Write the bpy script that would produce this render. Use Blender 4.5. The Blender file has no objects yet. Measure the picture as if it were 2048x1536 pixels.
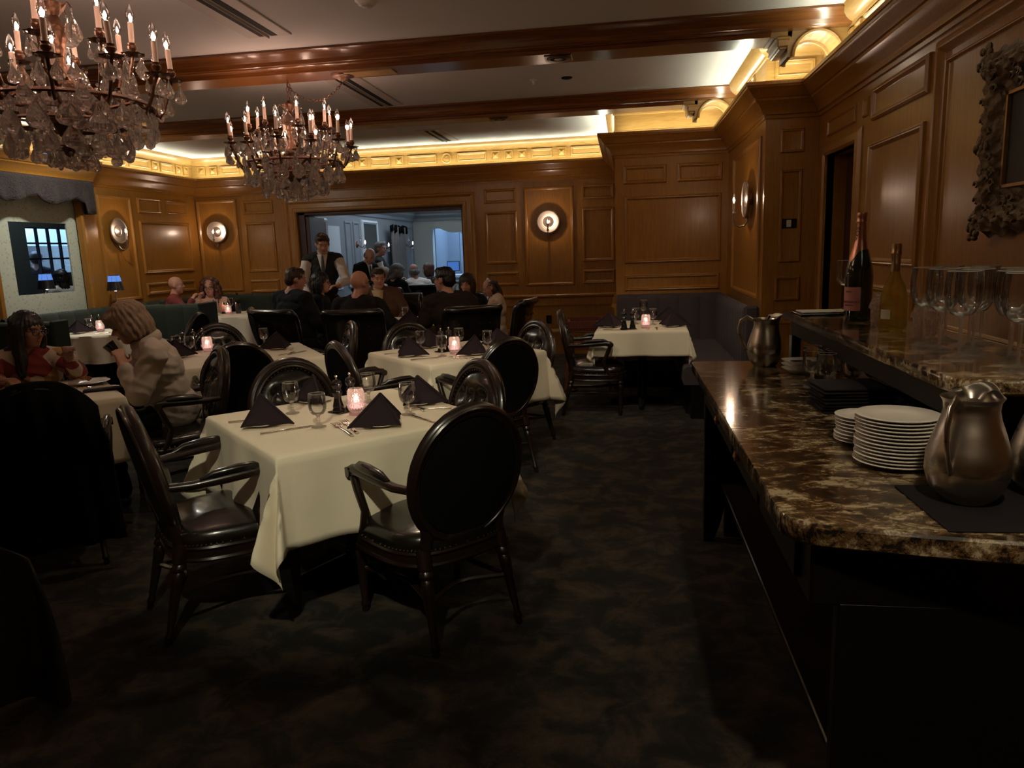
import bpy, bmesh, math, random
import numpy as np
from mathutils import Vector, Matrix, Euler, noise
random.seed(7)
PI = math.pi
S = bpy.context.scene
COL = S.collection

# ---------------------------------------------------------------- camera
cam_d = bpy.data.cameras.new('camera')
cam = bpy.data.objects.new('camera', cam_d)
COL.objects.link(cam)
cam_d.sensor_fit = 'HORIZONTAL'
cam_d.sensor_width = 36.0
cam_d.lens = 36.0 * 1471.95 / 2048.0
cam_d.clip_start = 0.05
cam_d.clip_end = 100
yaw, pit, rol = -0.15580701, -0.17937173, -0.03524482
f_ = Vector((math.sin(yaw)*math.cos(pit), math.cos(yaw)*math.cos(pit), math.sin(pit)))
r_ = Vector((math.cos(yaw), -math.sin(yaw), 0))
u_ = r_.cross(f_)
c_, s_ = math.cos(rol), math.sin(rol)
rr = c_*r_ + s_*u_
uu = -s_*r_ + c_*u_
cam.matrix_world = Matrix(((rr.x, uu.x, -f_.x, 0), (rr.y, uu.y, -f_.y, 0), (rr.z, uu.z, -f_.z, 1.50), (0, 0, 0, 1)))
S.camera = cam

# ---------------------------------------------------------------- world, exposure, light
w = bpy.data.worlds.new('world')
S.world = w
w.use_nodes = True
w.node_tree.nodes['Background'].inputs[0].default_value = (0.10, 0.07, 0.06, 1)
w.node_tree.nodes['Background'].inputs[1].default_value = 0.12
S.view_settings.view_transform = 'Standard'
S.view_settings.look = 'None'
S.view_settings.gamma = 1.0
S.view_settings.use_curve_mapping = False
S.view_settings.exposure = 0.0
S.cycles.use_denoising = True
S.cycles.max_bounces = 12
S.cycles.transmission_bounces = 10
S.cycles.transparent_max_bounces = 24
S.cycles.sample_clamp_indirect = 3.0
S.cycles.blur_glossy = 0.5

BULB_W = 1.0       # one chandelier bulb
SCONCE_W = 6.5
COVE = 46.0
VOTIVE_W = 0.55
WARM = (1.0, 0.66, 0.50)

def point(name, loc, watts, color=WARM, r=0.02):
    l = bpy.data.lights.new(name, 'POINT')
    l.energy = watts
    l.color = color
    l.shadow_soft_size = r
    o = bpy.data.objects.new(name, l)
    COL.objects.link(o)
    o.location = loc
    return o
def area(name, loc, rot, sx, sy, watts, color):
    l = bpy.data.lights.new(name, 'AREA')
    l.shape = 'RECTANGLE'
    l.size, l.size_y = sx, sy
    l.energy = watts
    l.color = color
    o = bpy.data.objects.new(name, l)
    COL.objects.link(o)
    o.location = loc
    o.rotation_euler = rot
    return o
# spots added to light the tables and counter, then ceiling cans
def spot(name, loc, target, deg, watts, color, blend=0.6):
    l = bpy.data.lights.new(name, 'SPOT')
    l.energy = watts
    l.color = color
    l.spot_size = math.radians(deg)
    l.spot_blend = blend
    l.shadow_soft_size = 0.05
    o = bpy.data.objects.new(name, l)
    COL.objects.link(o)
    o.location = loc
    o.rotation_euler = (Vector(target)-Vector(loc)).to_track_quat('-Z', 'Y').to_euler()
    return o
spot('fill_spot', (-0.5, 0.2, 2.95), (-1.28, 3.05, 0.70), 33, 190, (1.0, 0.93, 0.66))
spot('fill_spot', (-0.6, 2.6, 2.95), (-1.25, 5.2, 0.70), 44, 90, (1.0, 0.90, 0.66))
spot('fill_spot', (0.2, 4.6, 2.95), (0.15, 6.9, 0.70), 44, 80, (1.0, 0.90, 0.66))
spot('fill_spot', (0.5, 0.3, 2.95), (0.70, 1.80, 0.90), 44, 100, (1.0, 0.84, 0.60))
area('ceiling_can_light', (-5.5, 7.4, 2.95), (0, 0, 0), 0.12, 0.12, 26, (1.0, 0.95, 0.82))
area('ceiling_can_light', (-1.5, 4.1, 2.95), (0, 0, 0), 0.12, 0.12, 10, (1.0, 0.80, 0.55))
area('ceiling_can_light', (0.6, 7.0, 2.95), (0, 0, 0), 0.12, 0.12, 2, (1.0, 0.80, 0.6))
# cool daylight room behind the opening
area('next_room_light', (-3.2, 13.2, 2.9), (0, 0, 0), 2.6, 3.0, 44, (0.74, 0.87, 1.0))
area('next_room_light', (-3.0, 17.2, 2.9), (0, 0, 0), 1.6, 0.6, 70, (0.42, 0.66, 1.0))
area('kitchen_light', (-9.4, 11.0, 3.05), (0, 0, 0), 1.6, 3.0, 330, (0.50, 0.72, 1.0))
area('pantry_fill_light', (-7.3, 8.6, 2.9), (0, 0, 0), 0.5, 0.8, 16, (0.75, 0.9, 1.0))  # added to lift the dark wall inside the opening

# ---------------------------------------------------------------- materials
MATS = {}
def mat(name, color, rough=0.5, metal=0.0, **k):
    m = bpy.data.materials.new(name)
    m.use_nodes = True
    b = m.node_tree.nodes['Principled BSDF']
    b.inputs['Base Color'].default_value = (*color, 1)
    b.inputs['Roughness'].default_value = rough
    b.inputs['Metallic'].default_value = metal
    for kk, v in k.items():
        b.inputs[kk.replace('_', ' ')].default_value = v
    MATS[name] = m
    return m
def nodes(m):
    return m.node_tree.nodes, m.node_tree.links, m.node_tree.nodes['Principled BSDF']
def tex(m, kind, scale, stretch=(1, 1, 1), obj=False, **k):
    n, l, b = nodes(m)
    tc = n.new('ShaderNodeTexCoord')
    mp = n.new('ShaderNodeMapping')
    mp.inputs['Scale'].default_value = stretch
    l.new(tc.outputs['Object'], mp.inputs[0])
    t = n.new('ShaderNodeTex' + kind)
    l.new(mp.outputs[0], t.inputs['Vector'])
    t.inputs['Scale'].default_value = scale
    for kk, v in k.items():
        t.inputs[kk.replace('_', ' ')].default_value = v
    return t
def ramp(m, src, stops):
    n, l, b = nodes(m)
    r = n.new('ShaderNodeValToRGB')
    while len(r.color_ramp.elements) < len(stops):
        r.color_ramp.elements.new(0.5)
    for e, (p, c) in zip(r.color_ramp.elements, stops):
        e.position = p
        e.color = (*c, 1)
    l.new(src, r.inputs[0])
    return r
def bump(m, src, strength=0.3, dist=0.01):
    n, l, b = nodes(m)
    bp = n.new('ShaderNodeBump')
    bp.inputs['Strength'].default_value = strength
    bp.inputs['Distance'].default_value = dist
    l.new(src, bp.inputs['Height'])
    l.new(bp.outputs[0], b.inputs['Normal'])
def wood(name, c1, c2, stretch, rough=0.32, scale=6, coat=0.25):
    m = mat(name, c1, rough)
    n, l, b = nodes(m)
    t = tex(m, 'Noise', scale, stretch, Detail=6.0, Distortion=0.6)
    mid = tuple((a + d) / 2 for a, d in zip(c1, c2))
    r = ramp(m, t.outputs[0], [(0.3, c2), (0.5, mid), (0.72, c1)])
    l.new(r.outputs[0], b.inputs['Base Color'])
    b.inputs['Coat Weight'].default_value = coat
    b.inputs['Coat Roughness'].default_value = 0.2
    bump(m, t.outputs[0], 0.05, 0.003)
    return m
GOLD1, GOLD2 = (0.36, 0.166, 0.026), (0.26, 0.107, 0.015)
wood('wood_wall', GOLD1, GOLD2, (14, 14, 0.8))
wood('wood_beam_dim', (0.22, 0.082, 0.020), (0.12, 0.038, 0.010), (0.5, 9, 9), scale=5, rough=0.24, coat=0.1)  # same wood as the cove-lit ends, colour darkened for the weaker light
wood('wood_frieze', (0.40, 0.235, 0.070), (0.29, 0.155, 0.038), (1.2, 1.2, 9), rough=0.4)
wood('wood_red', (0.10, 0.022, 0.012), (0.05, 0.012, 0.007), (8, 8, 1))
wood('wood_door', (0.06, 0.018, 0.014), (0.035, 0.010, 0.009), (8, 8, 1), rough=0.45)
m = mat('plaster', (0.60, 0.57, 0.56), 0.85)
bump(m, tex(m, 'Noise', 60).outputs[0], 0.06, 0.004)
m = mat('dark_wood', (0.013, 0.0065, 0.005), 0.28, Coat_Weight=0.3)
m = mat('black_wood', (0.006, 0.0045, 0.004), 0.3)
m = mat('shelf_lacquer', (0.020, 0.012, 0.011), 0.16)
m = mat('leather', (0.008, 0.006, 0.005), 0.26, Coat_Weight=0.3, Coat_Roughness=0.12)
bump(m, tex(m, 'Noise', 14, Detail=3.0).outputs[0], 0.35, 0.006)
m = mat('black_cloth', (0.0022, 0.0022, 0.0028), 0.95, Specular_IOR_Level=0.12)
m = mat('nail', (0.42, 0.33, 0.24), 0.3, 1.0)
m = mat('steel', (0.52, 0.48, 0.42), 0.30, 1.0)
t = tex(m, 'Noise', 3, (1, 1, 6.0), Detail=2.0)
n, l, b = nodes(m)
r = ramp(m, t.outputs[0], [(0.35, (0.27,)*3), (0.7, (0.33,)*3)])
l.new(r.outputs[0], b.inputs['Roughness'])
mat('silver', (0.72, 0.66, 0.58), 0.18, 1.0)
mat('chrome', (0.7, 0.65, 0.6), 0.15, 1.0)
mat('pewter', (0.42, 0.36, 0.30), 0.32, 1.0)
mat('china', (0.74, 0.70, 0.63), 0.25)
mat('mill', (0.012, 0.010, 0.010), 0.12)
m = mat('bronze', (0.15, 0.075, 0.045), 0.42, 0.85)
bump(m, tex(m, 'Voronoi', 60).outputs[0], 0.7, 0.004)
mat('candle_sleeve', (0.72, 0.52, 0.42), 0.6)
m = mat('cloth', (0.78, 0.70, 0.55), 0.85, Sheen_Weight=0.1)
bump(m, tex(m, 'Noise', 5, Detail=3.0).outputs[0], 0.25, 0.03)
m = mat('napkin', (0.026, 0.016, 0.021), 0.9, Specular_IOR_Level=0.2)
m = mat('napkin_black', (0.009, 0.007, 0.009), 0.9, Specular_IOR_Level=0.2)
def glass(name, col=(1, 1, 1), rough=0.0, ior=1.5):
    m = bpy.data.materials.new(name)
    m.use_nodes = True
    n, l = m.node_tree.nodes, m.node_tree.links
    n.remove(n['Principled BSDF'])
    g = n.new('ShaderNodeBsdfGlass')
    g.inputs['Color'].default_value = (*col, 1)
    g.inputs['Roughness'].default_value = rough
    g.inputs['IOR'].default_value = ior
    l.new(g.outputs[0], n['Material Output'].inputs[0])
    MATS[name] = m
def thin(name, tint=(0.97, 0.97, 0.97), gloss=0.5, base=0.03, rough=0.03):
    m = bpy.data.materials.new(name)
    m.use_nodes = True
    n, l = m.node_tree.nodes, m.node_tree.links
    n.remove(n['Principled BSDF'])
    t = n.new('ShaderNodeBsdfTransparent')
    t.inputs[0].default_value = (*tint, 1)
    g = n.new('ShaderNodeBsdfGlossy')
    g.inputs['Roughness'].default_value = rough
    lw = n.new('ShaderNodeLayerWeight')
    lw.inputs[0].default_value = 0.35
    mr = n.new('ShaderNodeMapRange')
    mr.inputs[3].default_value = base
    mr.inputs[4].default_value = gloss
    l.new(lw.outputs['Fresnel'], mr.inputs[0])
    mx = n.new('ShaderNodeMixShader')
    l.new(mr.outputs[0], mx.inputs[0])
    l.new(t.outputs[0], mx.inputs[1])
    l.new(g.outputs[0], mx.inputs[2])
    l.new(mx.outputs[0], n['Material Output'].inputs[0])
    MATS[name] = m
def mixed_glass(name, col, rough, ior, parts, diff=(0.8, 0.78, 0.76)):
    m = bpy.data.materials.new(name)
    m.use_nodes = True
    n, l = m.node_tree.nodes, m.node_tree.links
    n.remove(n['Principled BSDF'])
    g = n.new('ShaderNodeBsdfGlass'); g.inputs['Color'].default_value = (*col, 1); g.inputs['Roughness'].default_value = rough; g.inputs['IOR'].default_value = ior
    t = n.new('ShaderNodeBsdfTransparent'); t.inputs[0].default_value = (*col, 1)
    d = n.new('ShaderNodeBsdfTranslucent'); d.inputs[0].default_value = (*diff, 1)
    s1 = n.new('ShaderNodeMixShader'); s1.inputs[0].default_value = parts[0]
    s2 = n.new('ShaderNodeMixShader'); s2.inputs[0].default_value = parts[1]
    l.new(g.outputs[0], s1.inputs[1]); l.new(t.outputs[0], s1.inputs[2])
    l.new(s1.outputs[0], s2.inputs[1]); l.new(d.outputs[0], s2.inputs[2])
    l.new(s2.outputs[0], n['Material Output'].inputs[0])
    MATS[name] = m
mixed_glass('crystal', (1.0, 0.97, 0.95), 0.0, 1.52, (0.10, 0.07))
mixed_glass('glassware', (1, 1, 0.99), 0.0, 1.45, (0.40, 0.0))
mixed_glass('votive_glass', (1.0, 0.93, 0.91), 0.08, 1.45, (0.1, 0.22), (0.95, 0.88, 0.86))
glass('bottle_green', (0.02, 0.05, 0.02), 0.0)
mixed_glass('bottle_yellow', (0.95, 0.91, 0.62), 0.0, 1.33, (0.45, 0.02), (0.9, 0.8, 0.4))
mat('matte_black', (0.010, 0.008, 0.007), 0.6, Specular_IOR_Level=0.25)
mixed_glass('stem_glass', (1, 1, 0.99), 0.0, 1.45, (0.45, 0.12))
thin('bowl_glass', (0.985, 0.985, 0.98), 0.88, 0.06, 0.02)
mat('rim_glass', (0.75, 0.74, 0.70), 0.1, 0.0, Transmission_Weight=0.55)
thin('bulb_glass', (0.97, 0.91, 0.88), 0.8, 0.10)
thin('pane_glass', (0.85, 0.92, 1.0), 0.4, 0.03)
mat('bottle_dark', (0.006, 0.012, 0.006), 0.06, Coat_Weight=1.0)
mat('foil', (0.62, 0.30, 0.20), 0.28, 0.9)
mat('foil_gold', (0.50, 0.33, 0.18), 0.28, 0.9)
mat('label_pink', (0.55, 0.22, 0.20), 0.6)
mat('label_cream', (0.55, 0.50, 0.38), 0.6)
mat('ink', (0.02, 0.01, 0.01), 0.7)
mat('paper', (0.75, 0.74, 0.68), 0.7)
def emit(name, col, s):
    m = bpy.data.materials.new(name)
    m.use_nodes = True
    n, l = m.node_tree.nodes, m.node_tree.links
    n.remove(n['Principled BSDF'])
    e = n.new('ShaderNodeEmission')
    e.inputs[0].default_value = (*col, 1)
    e.inputs[1].default_value = s
    l.new(e.outputs[0], n['Material Output'].inputs[0])
    MATS[name] = m
emit('filament', (1.0, 0.80, 0.66), 26)
emit('flame', (1.0, 0.76, 0.66), 9)
emit('wax_glow', (1.0, 0.55, 0.50), 1.6)
emit('cove_led', (0.96, 1.0, 0.76), COVE)
emit('screen', (0.10, 0.28, 0.85), 0.55)
emit('blue_sheen', (0.16, 0.36, 1.0), 0.75)
emit('counter_glow', (0.55, 0.75, 1.0), 1.4)
emit('kitchen_tube', (0.65, 0.82, 1.0), 3.0)
m = mat('banquette_green', (0.020, 0.028, 0.020), 0.8, Sheen_Weight=0.06, Specular_IOR_Level=0.25)
m = mat('banquette_grey', (0.052, 0.039, 0.044), 0.8, Sheen_Weight=0.05, Specular_IOR_Level=0.25)
# carpet
m = mat('carpet', (0.03, 0.025, 0.016), 0.95)
n, l, b = nodes(m)
t1 = tex(m, 'Noise', 5.5, (1, 1.1, 1), Detail=9.0, Roughness=0.68, Distortion=0.5)
r = ramp(m, t1.outputs[0], [(0.42, (0.006, 0.005, 0.004)), (0.49, (0.015, 0.0118, 0.008)), (0.54, (0.037, 0.026, 0.016)), (0.66, (0.066, 0.043, 0.026))])
t2 = tex(m, 'Noise', 380, Detail=2.0)
mx = n.new('ShaderNodeMix')
mx.data_type = 'RGBA'
mx.blend_type = 'MULTIPLY'
mx.inputs[0].default_value = 0.8
r2 = ramp(m, t2.outputs[0], [(0.3, (0.45,)*3), (0.7, (1.5,)*3)])
l.new(r.outputs[0], mx.inputs[6])
l.new(r2.outputs[0], mx.inputs[7])
l.new(mx.outputs[2], b.inputs['Base Color'])
bump(m, t2.outputs[0], 0.8, 0.006)
# granite
m = mat('granite', (0.1, 0.08, 0.05), 0.13, Coat_Weight=0.4, Coat_Roughness=0.08)
n, l, b = nodes(m)
t1 = tex(m, 'Noise', 3.2, (1.0, 1.6, 1), Detail=10.0, Roughness=0.72, Distortion=1.6)
t2 = tex(m, 'Noise', 26.0, (1.0, 1.3, 1), Detail=8.0, Roughness=0.8, Distortion=0.5)
ad = n.new('ShaderNodeMath')
ad.operation = 'MULTIPLY_ADD'
ad.inputs[1].default_value = 0.8
l.new(t2.outputs[0], ad.inputs[0])
l.new(t1.outputs[0], ad.inputs[2])
r = ramp(m, ad.outputs[0], [(0.74, (0.008, 0.007, 0.006)), (0.87, (0.020, 0.015, 0.011)), (0.90, (0.15, 0.075, 0.024)), (0.925, (0.013, 0.010, 0.008)), (0.95, (0.32, 0.22, 0.11)), (0.97, (0.03, 0.02, 0.015)), (0.995, (0.42, 0.34, 0.21))])
l.new(r.outputs[0], b.inputs['Base Color'])
# wallpaper
m = mat('wallpaper', (0.5, 0.54, 0.46), 0.8)
n, l, b = nodes(m)
t1 = tex(m, 'Voronoi', 26)
r = ramp(m, t1.outputs['Distance'], [(0.0, (0.34, 0.38, 0.29)), (0.28, (0.42, 0.46, 0.37)), (0.36, (0.50, 0.54, 0.45))])
l.new(r.outputs[0], b.inputs['Base Color'])
m = mat('valance_cloth', (0.021, 0.012, 0.013), 0.8, Sheen_Weight=0.05)
bump(m, tex(m, 'Noise', 18, Detail=4.0, Distortion=3.0).outputs[0], 0.9, 0.02)
mat('blue_panel', (0.22, 0.25, 0.29), 0.6)
mat('blue_panel_pale', (0.40, 0.43, 0.42), 0.6)
mat('curtain_grey', (0.13, 0.12, 0.12), 0.7)
mat('door_blue_sheen', (0.10, 0.09, 0.24), 0.4)
mat('black_gloss', (0.01, 0.01, 0.011), 0.25)
mat('green_dark', (0.028, 0.034, 0.032), 0.6)
mat('kitchen_wall', (0.62, 0.68, 0.74), 0.5)
mat('vent_white', (0.50, 0.44, 0.41), 0.6)
mat('vent_black', (0.004, 0.004, 0.004), 0.9)
mat('mirror_back', (0.58, 0.52, 0.45), 0.33, 1.0)
mat('switch_white', (0.75, 0.74, 0.70), 0.5)
m = mat('gilt', (0.13, 0.080, 0.036), 0.5, 0.3)
bump(m, tex(m, 'Voronoi', 34, Randomness=0.9).outputs[0], 0.5, 0.01)
mat('gilt_bright', (0.42, 0.24, 0.10), 0.35, 0.8)
m = mat('canvas', (0.02, 0.02, 0.018), 0.6)
n, l, b = nodes(m)
t1 = tex(m, 'Noise', 3.0, Detail=4.0)
r = ramp(m, t1.outputs[0], [(0.4, (0.012, 0.014, 0.012)), (0.75, (0.045, 0.034, 0.022))])
l.new(r.outputs[0], b.inputs['Base Color'])
mat('paint_skin', (0.10, 0.05, 0.03), 0.5)
mat('bread', (0.35, 0.15, 0.05), 0.8)
mat('skin', (0.50, 0.25, 0.175), 0.5, Subsurface_Weight=0.0)
mat('skin_dark', (0.22, 0.095, 0.06), 0.5)
mat('lip', (0.33, 0.12, 0.10), 0.5)
mat('eye_white', (0.30, 0.25, 0.22), 0.3)
mat('eye_dark', (0.02, 0.012, 0.01), 0.2)
mat('hair_black', (0.008, 0.006, 0.006), 0.45)
mat('hair_brown', (0.032, 0.014, 0.008), 0.5)
mat('hair_red', (0.060, 0.018, 0.010), 0.5)
mat('hair_grey', (0.13, 0.12, 0.11), 0.6)
m = mat('hair_blond', (0.26, 0.17, 0.115), 0.65)
bump(m, tex(m, 'Noise', 40, (1, 1, 0.25), Detail=4.0).outputs[0], 0.8, 0.01)
mat('white_shirt', (0.62, 0.56, 0.50), 0.8)
mat('cream_jacket', (0.50, 0.43, 0.37), 0.9)
mat('black_vest', (0.010, 0.010, 0.010), 0.8)
mat('navy_sweater', (0.009, 0.010, 0.014), 0.9, Specular_IOR_Level=0.2)
mat('brown_sweater', (0.022, 0.013, 0.010), 0.9, Specular_IOR_Level=0.2)
mat('charcoal_sweater', (0.012, 0.009, 0.008), 0.9, Specular_IOR_Level=0.2)
mat('brown_jacket', (0.085, 0.042, 0.020), 0.85)
mat('yellow_shirt', (0.55, 0.40, 0.22), 0.85)
mat('red_shirt', (0.16, 0.022, 0.020), 0.85)
mat('pink_top', (0.55, 0.34, 0.26), 0.85)
mat('dress_cream', (0.55, 0.42, 0.32), 0.8)
mat('black_suit', (0.006, 0.006, 0.007), 0.9, Specular_IOR_Level=0.2)
mat('trousers', (0.005, 0.005, 0.006), 0.9, Specular_IOR_Level=0.2)
mat('shoe', (0.01, 0.008, 0.008), 0.4)
mat('tie', (0.06, 0.055, 0.06), 0.6)
m = mat('patchwork', (0.2, 0.03, 0.02), 0.95)
n, l, b = nodes(m)
t1 = tex(m, 'Voronoi', 11)
sp = n.new('ShaderNodeSeparateColor')
l.new(t1.outputs['Color'], sp.inputs[0])
r = ramp(m, sp.outputs[0], [(0.0, (0.16, 0.018, 0.012)), (0.42, (0.012, 0.009, 0.009)), (0.62, (0.42, 0.33, 0.26)), (0.80, (0.30, 0.16, 0.05))])
r.color_ramp.interpolation = 'CONSTANT'
l.new(r.outputs[0], b.inputs['Base Color'])
m = mat('stripes', (0.4, 0.4, 0.4), 0.8)
n, l, b = nodes(m)
t1 = tex(m, 'Wave', 9, Distortion=2.0)
r = ramp(m, t1.outputs[0], [(0.45, (0.015,)*3), (0.55, (0.5,)*3)])
l.new(r.outputs[0], b.inputs['Base Color'])
m = mat('plaid', (0.03, 0.02, 0.02), 0.95)
n, l, b = nodes(m)
t1 = tex(m, 'Wave', 4, Distortion=0.3)
r = ramp(m, t1.outputs[0], [(0.6, (0.004, 0.003, 0.003)), (0.95, (0.014, 0.007, 0.007))])
l.new(r.outputs[0], b.inputs['Base Color'])

# ---------------------------------------------------------------- mesh helpers
class MB:
    def __init__(s, M=None):
        s.v, s.f, s.M = [], [], (M or Matrix())
    def add(s, vs, fs):
        o = len(s.v)
        s.v += [tuple(s.M @ Vector(p)) for p in vs]
        s.f += [tuple(i + o for i in f) for f in fs]
        return s
    def box(s, x0, x1, y0, y1, z0, z1):
        vs = [(x, y, z) for x in (x0, x1) for y in (y0, y1) for z in (z0, z1)]
        return s.add(vs, [(0, 1, 3, 2), (4, 6, 7, 5), (0, 4, 5, 1), (2, 3, 7, 6), (0, 2, 6, 4), (1, 5, 7, 3)])
    def bbox(s, x0, x1, y0, y1, z0, z1, b=0.01):
        vs = []
        P = [(x0 + b, y0), (x1 - b, y0), (x1, y0 + b), (x1, y1 - b), (x1 - b, y1), (x0 + b, y1), (x0, y1 - b), (x0, y0 + b)]
        Q = [(min(max(x, x0 + b), x1 - b), min(max(y, y0 + b), y1 - b)) for x, y in P]
        L = [(Q, z0), (P, z0 + b), (P, z1 - b), (Q, z1)]
        for R, z in L:
            vs += [(x, y, z) for x, y in R]
        fs = [tuple(range(7, -1, -1)), tuple(range(24, 32))]
        for k in range(3):
            for i in range(8):
                j = (i + 1) % 8
                fs.append((k*8+i, k*8+j, k*8+8+j, k*8+8+i))
        return s.add(vs, fs)
    def lathe(s, prof, c=(0, 0, 0), seg=24, fx=None, cap=True):
        vs, fs = [], []
        n = len(prof)
        for k, (r, z) in enumerate(prof):
            for i in range(seg):
                a = 2*PI*i/seg
                q = fx(r, z, a) if fx else r
                vs.append((c[0] + q*math.cos(a), c[1] + q*math.sin(a), c[2] + z))
        for k in range(n-1):
            for i in range(seg):
                j = (i+1) % seg
                fs.append((k*seg+i, k*seg+j, (k+1)*seg+j, (k+1)*seg+i))
        if cap:
            fs.append(tuple(range(seg-1, -1, -1)))
            fs.append(tuple((n-1)*seg+i for i in range(seg)))
        return s.add(vs, fs)
    def tube(s, pts, rad, seg=8, closed=False, flat=1.0, up=None):
        P = [Vector(p) for p in pts]
        n = len(P)
        R = rad if isinstance(rad, (list, tuple)) else [rad]*n
        vs, fs = [], []
        prev = None
        for k in range(n):
            a = P[(k-1) % n] if (closed or k > 0) else P[k]
            b = P[(k+1) % n] if (closed or k < n-1) else P[k]
            t = (b-a).normalized()
            if up is not None:
                x = t.cross(Vector(up))
                if x.length < 1e-5: x = t.orthogonal()
            elif prev is None:
                x = t.orthogonal()
            else:
                x = prev - t*prev.dot(t)
                if x.length < 1e-5: x = t.orthogonal()
            x.normalize()
            prev = x
            y = t.cross(x)
            for i in range(seg):
                q = 2*PI*i/seg
                vs.append(tuple(P[k] + x*math.cos(q)*R[k] + y*math.sin(q)*R[k]*flat))
        for k in range(n if closed else n-1):
            for i in range(seg):
                j = (i+1) % seg
                k2 = (k+1) % n
                fs.append((k*seg+i, k*seg+j, k2*seg+j, k2*seg+i))
        if not closed:
            fs.append(tuple(range(seg-1, -1, -1)))
            fs.append(tuple((n-1)*seg+i for i in range(seg)))
        return s.add(vs, fs)
    def prism(s, poly, z0, z1, ax='z'):
        def P(a, b, h):
            return {'z': (a, b, h), 'y': (a, h, b), 'x': (h, a, b)}[ax]
        n = len(poly)
        vs = [P(a, b, z0) for a, b in poly] + [P(a, b, z1) for a, b in poly]
        fs = [tuple(range(n-1, -1, -1)), tuple(range(n, 2*n))]
        fs += [(i, (i+1) % n, n+(i+1) % n, n+i) for i in range(n)]
        return s.add(vs, fs)
    def sphere(s, c, r, seg=12, rings=8):
        sc = r if isinstance(r, (tuple, list)) else (r, r, r)
        vs, fs = [(c[0], c[1], c[2]-sc[2])], []
        for k in range(1, rings):
            t = PI*k/rings
            for i in range(seg):
                a = 2*PI*i/seg
                vs.append((c[0]+sc[0]*math.sin(t)*math.cos(a), c[1]+sc[1]*math.sin(t)*math.sin(a), c[2]-sc[2]*math.cos(t)))
        vs.append((c[0], c[1], c[2]+sc[2]))
        for i in range(seg):
            j = (i+1) % seg
            fs.append((0, 1+j, 1+i))
            for k in range(rings-2):
                fs.append((1+k*seg+i, 1+k*seg+j, 1+(k+1)*seg+j, 1+(k+1)*seg+i))
            fs.append((1+(rings-2)*seg+i, 1+(rings-2)*seg+j, len(vs)-1))
        return s.add(vs, fs)
    def grid(s, fn, nu, nv, closed_u=False):
        vs = [fn(i/nu if not closed_u else i/nu, j/nv) for i in range(nu if closed_u else nu+1) for j in range(nv+1)]
        fs = []
        W = nv+1
        N = nu if closed_u else nu+1
        for i in range(nu):
            for j in range(nv):
                i2 = (i+1) % N
                fs.append((i*W+j, i2*W+j, i2*W+j+1, i*W+j+1))
        return s.add(vs, fs)
    def build(s, name, m, parent=None, smooth=35, loc=None):
        me = bpy.data.meshes.new(name)
        me.from_pydata(s.v, [], s.f)
        if m is not None:
            me.materials.append(MATS[m] if isinstance(m, str) else m)
        bm = bmesh.new()
        bm.from_mesh(me)
        bmesh.ops.recalc_face_normals(bm, faces=bm.faces)
        bm.to_mesh(me)
        bm.free()
        if smooth:
            me.polygons.foreach_set('use_smooth', [True]*len(me.polygons))
            me.set_sharp_from_angle(angle=math.radians(smooth))
        o = bpy.data.objects.new(name, me)
        COL.objects.link(o)
        if parent is not None: o.parent = parent
        if loc is not None: o.location = loc
        return o

def tag(o, label=None, cat=None, group=None, kind=None):
    if label: o['label'] = label
    if cat: o['category'] = cat
    if group: o['group'] = group
    if kind: o['kind'] = kind
    return o
def thing(name, label, cat, loc=(0, 0, 0), rz=0, group=None, kind=None, scale=None):
    o = bpy.data.objects.new(name, None)
    COL.objects.link(o)
    o.location = loc
    o.rotation_euler = (0, 0, rz)
    if scale: o.scale = (scale,)*3
    o.empty_display_size = 0.1
    return tag(o, label, cat, group, kind)
def dup(root, loc, rz=0, label=None, group=None):
    r = root.copy()
    COL.objects.link(r)
    r.location = loc
    r.rotation_euler = (0, 0, rz)
    if label: r['label'] = label
    if group: r['group'] = group
    kids = {}
    for ch in CH.get(root.name) or index_children(root):
        c = ch.copy()
        COL.objects.link(c)
        c.parent = r
        for g in CH.get(ch.name) or index_children(ch):
            d = g.copy()
            COL.objects.link(d)
            d.parent = c
    return r
CH = {}
def index_children(o):
    CH[o.name] = list(o.children)
    return CH[o.name]
def inst(src, parent, M):
    o = src.copy()
    COL.objects.link(o)
    o.parent = parent
    o.matrix_local = M
    return o
def RZ(deg): return math.radians(deg)
# ================================================================ the room
FLOORZ = 0.0
def struct(o): return tag(o, kind='structure')
fl = struct(MB().box(-10.6, 2.6, -1.6, 18.2, -0.08, 0.0).build('floor', 'carpet'))
ce = struct(MB().box(-6.9, 2.6, -1.6, 10.62, 3.0, 3.1).build('ceiling', 'plaster'))

def panel(parent, O, u, n, a0, a1, z0, z1, m='wood_wall', b=0.045, h=0.024, name='panel'):
    """raised frame moulding with a slightly sunk field, on a wall plane at O, along u, facing n"""
    U, N, Z = Vector(u), Vector(n), Vector((0, 0, 1))
    O = Vector(O)
    rings = [(0, 0.0), (0.003, h*0.6), (b*0.3, h), (b*0.45, h*0.85), (b*0.6, h*0.95), (b*0.85, h*0.35), (b, 0.004)]
    vs, fs = [], []
    for off, hh in rings:
        for a, z in ((a0+off, z0+off), (a1-off, z0+off), (a1-off, z1-off), (a0+off, z1-off)):
            vs.append(tuple(O + U*a + Z*z + N*hh))
    for k in range(len(rings)-1):
        for i in range(4):
            j = (i+1) % 4
            fs.append((k*4+i, k*4+j, k*4+4+j, k*4+4+i))
    q = (len(rings)-1)*4
    fs.append((q, q+1, q+2, q+3))
    return MB().add(vs, fs).build(name, m, parent, smooth=20)

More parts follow.
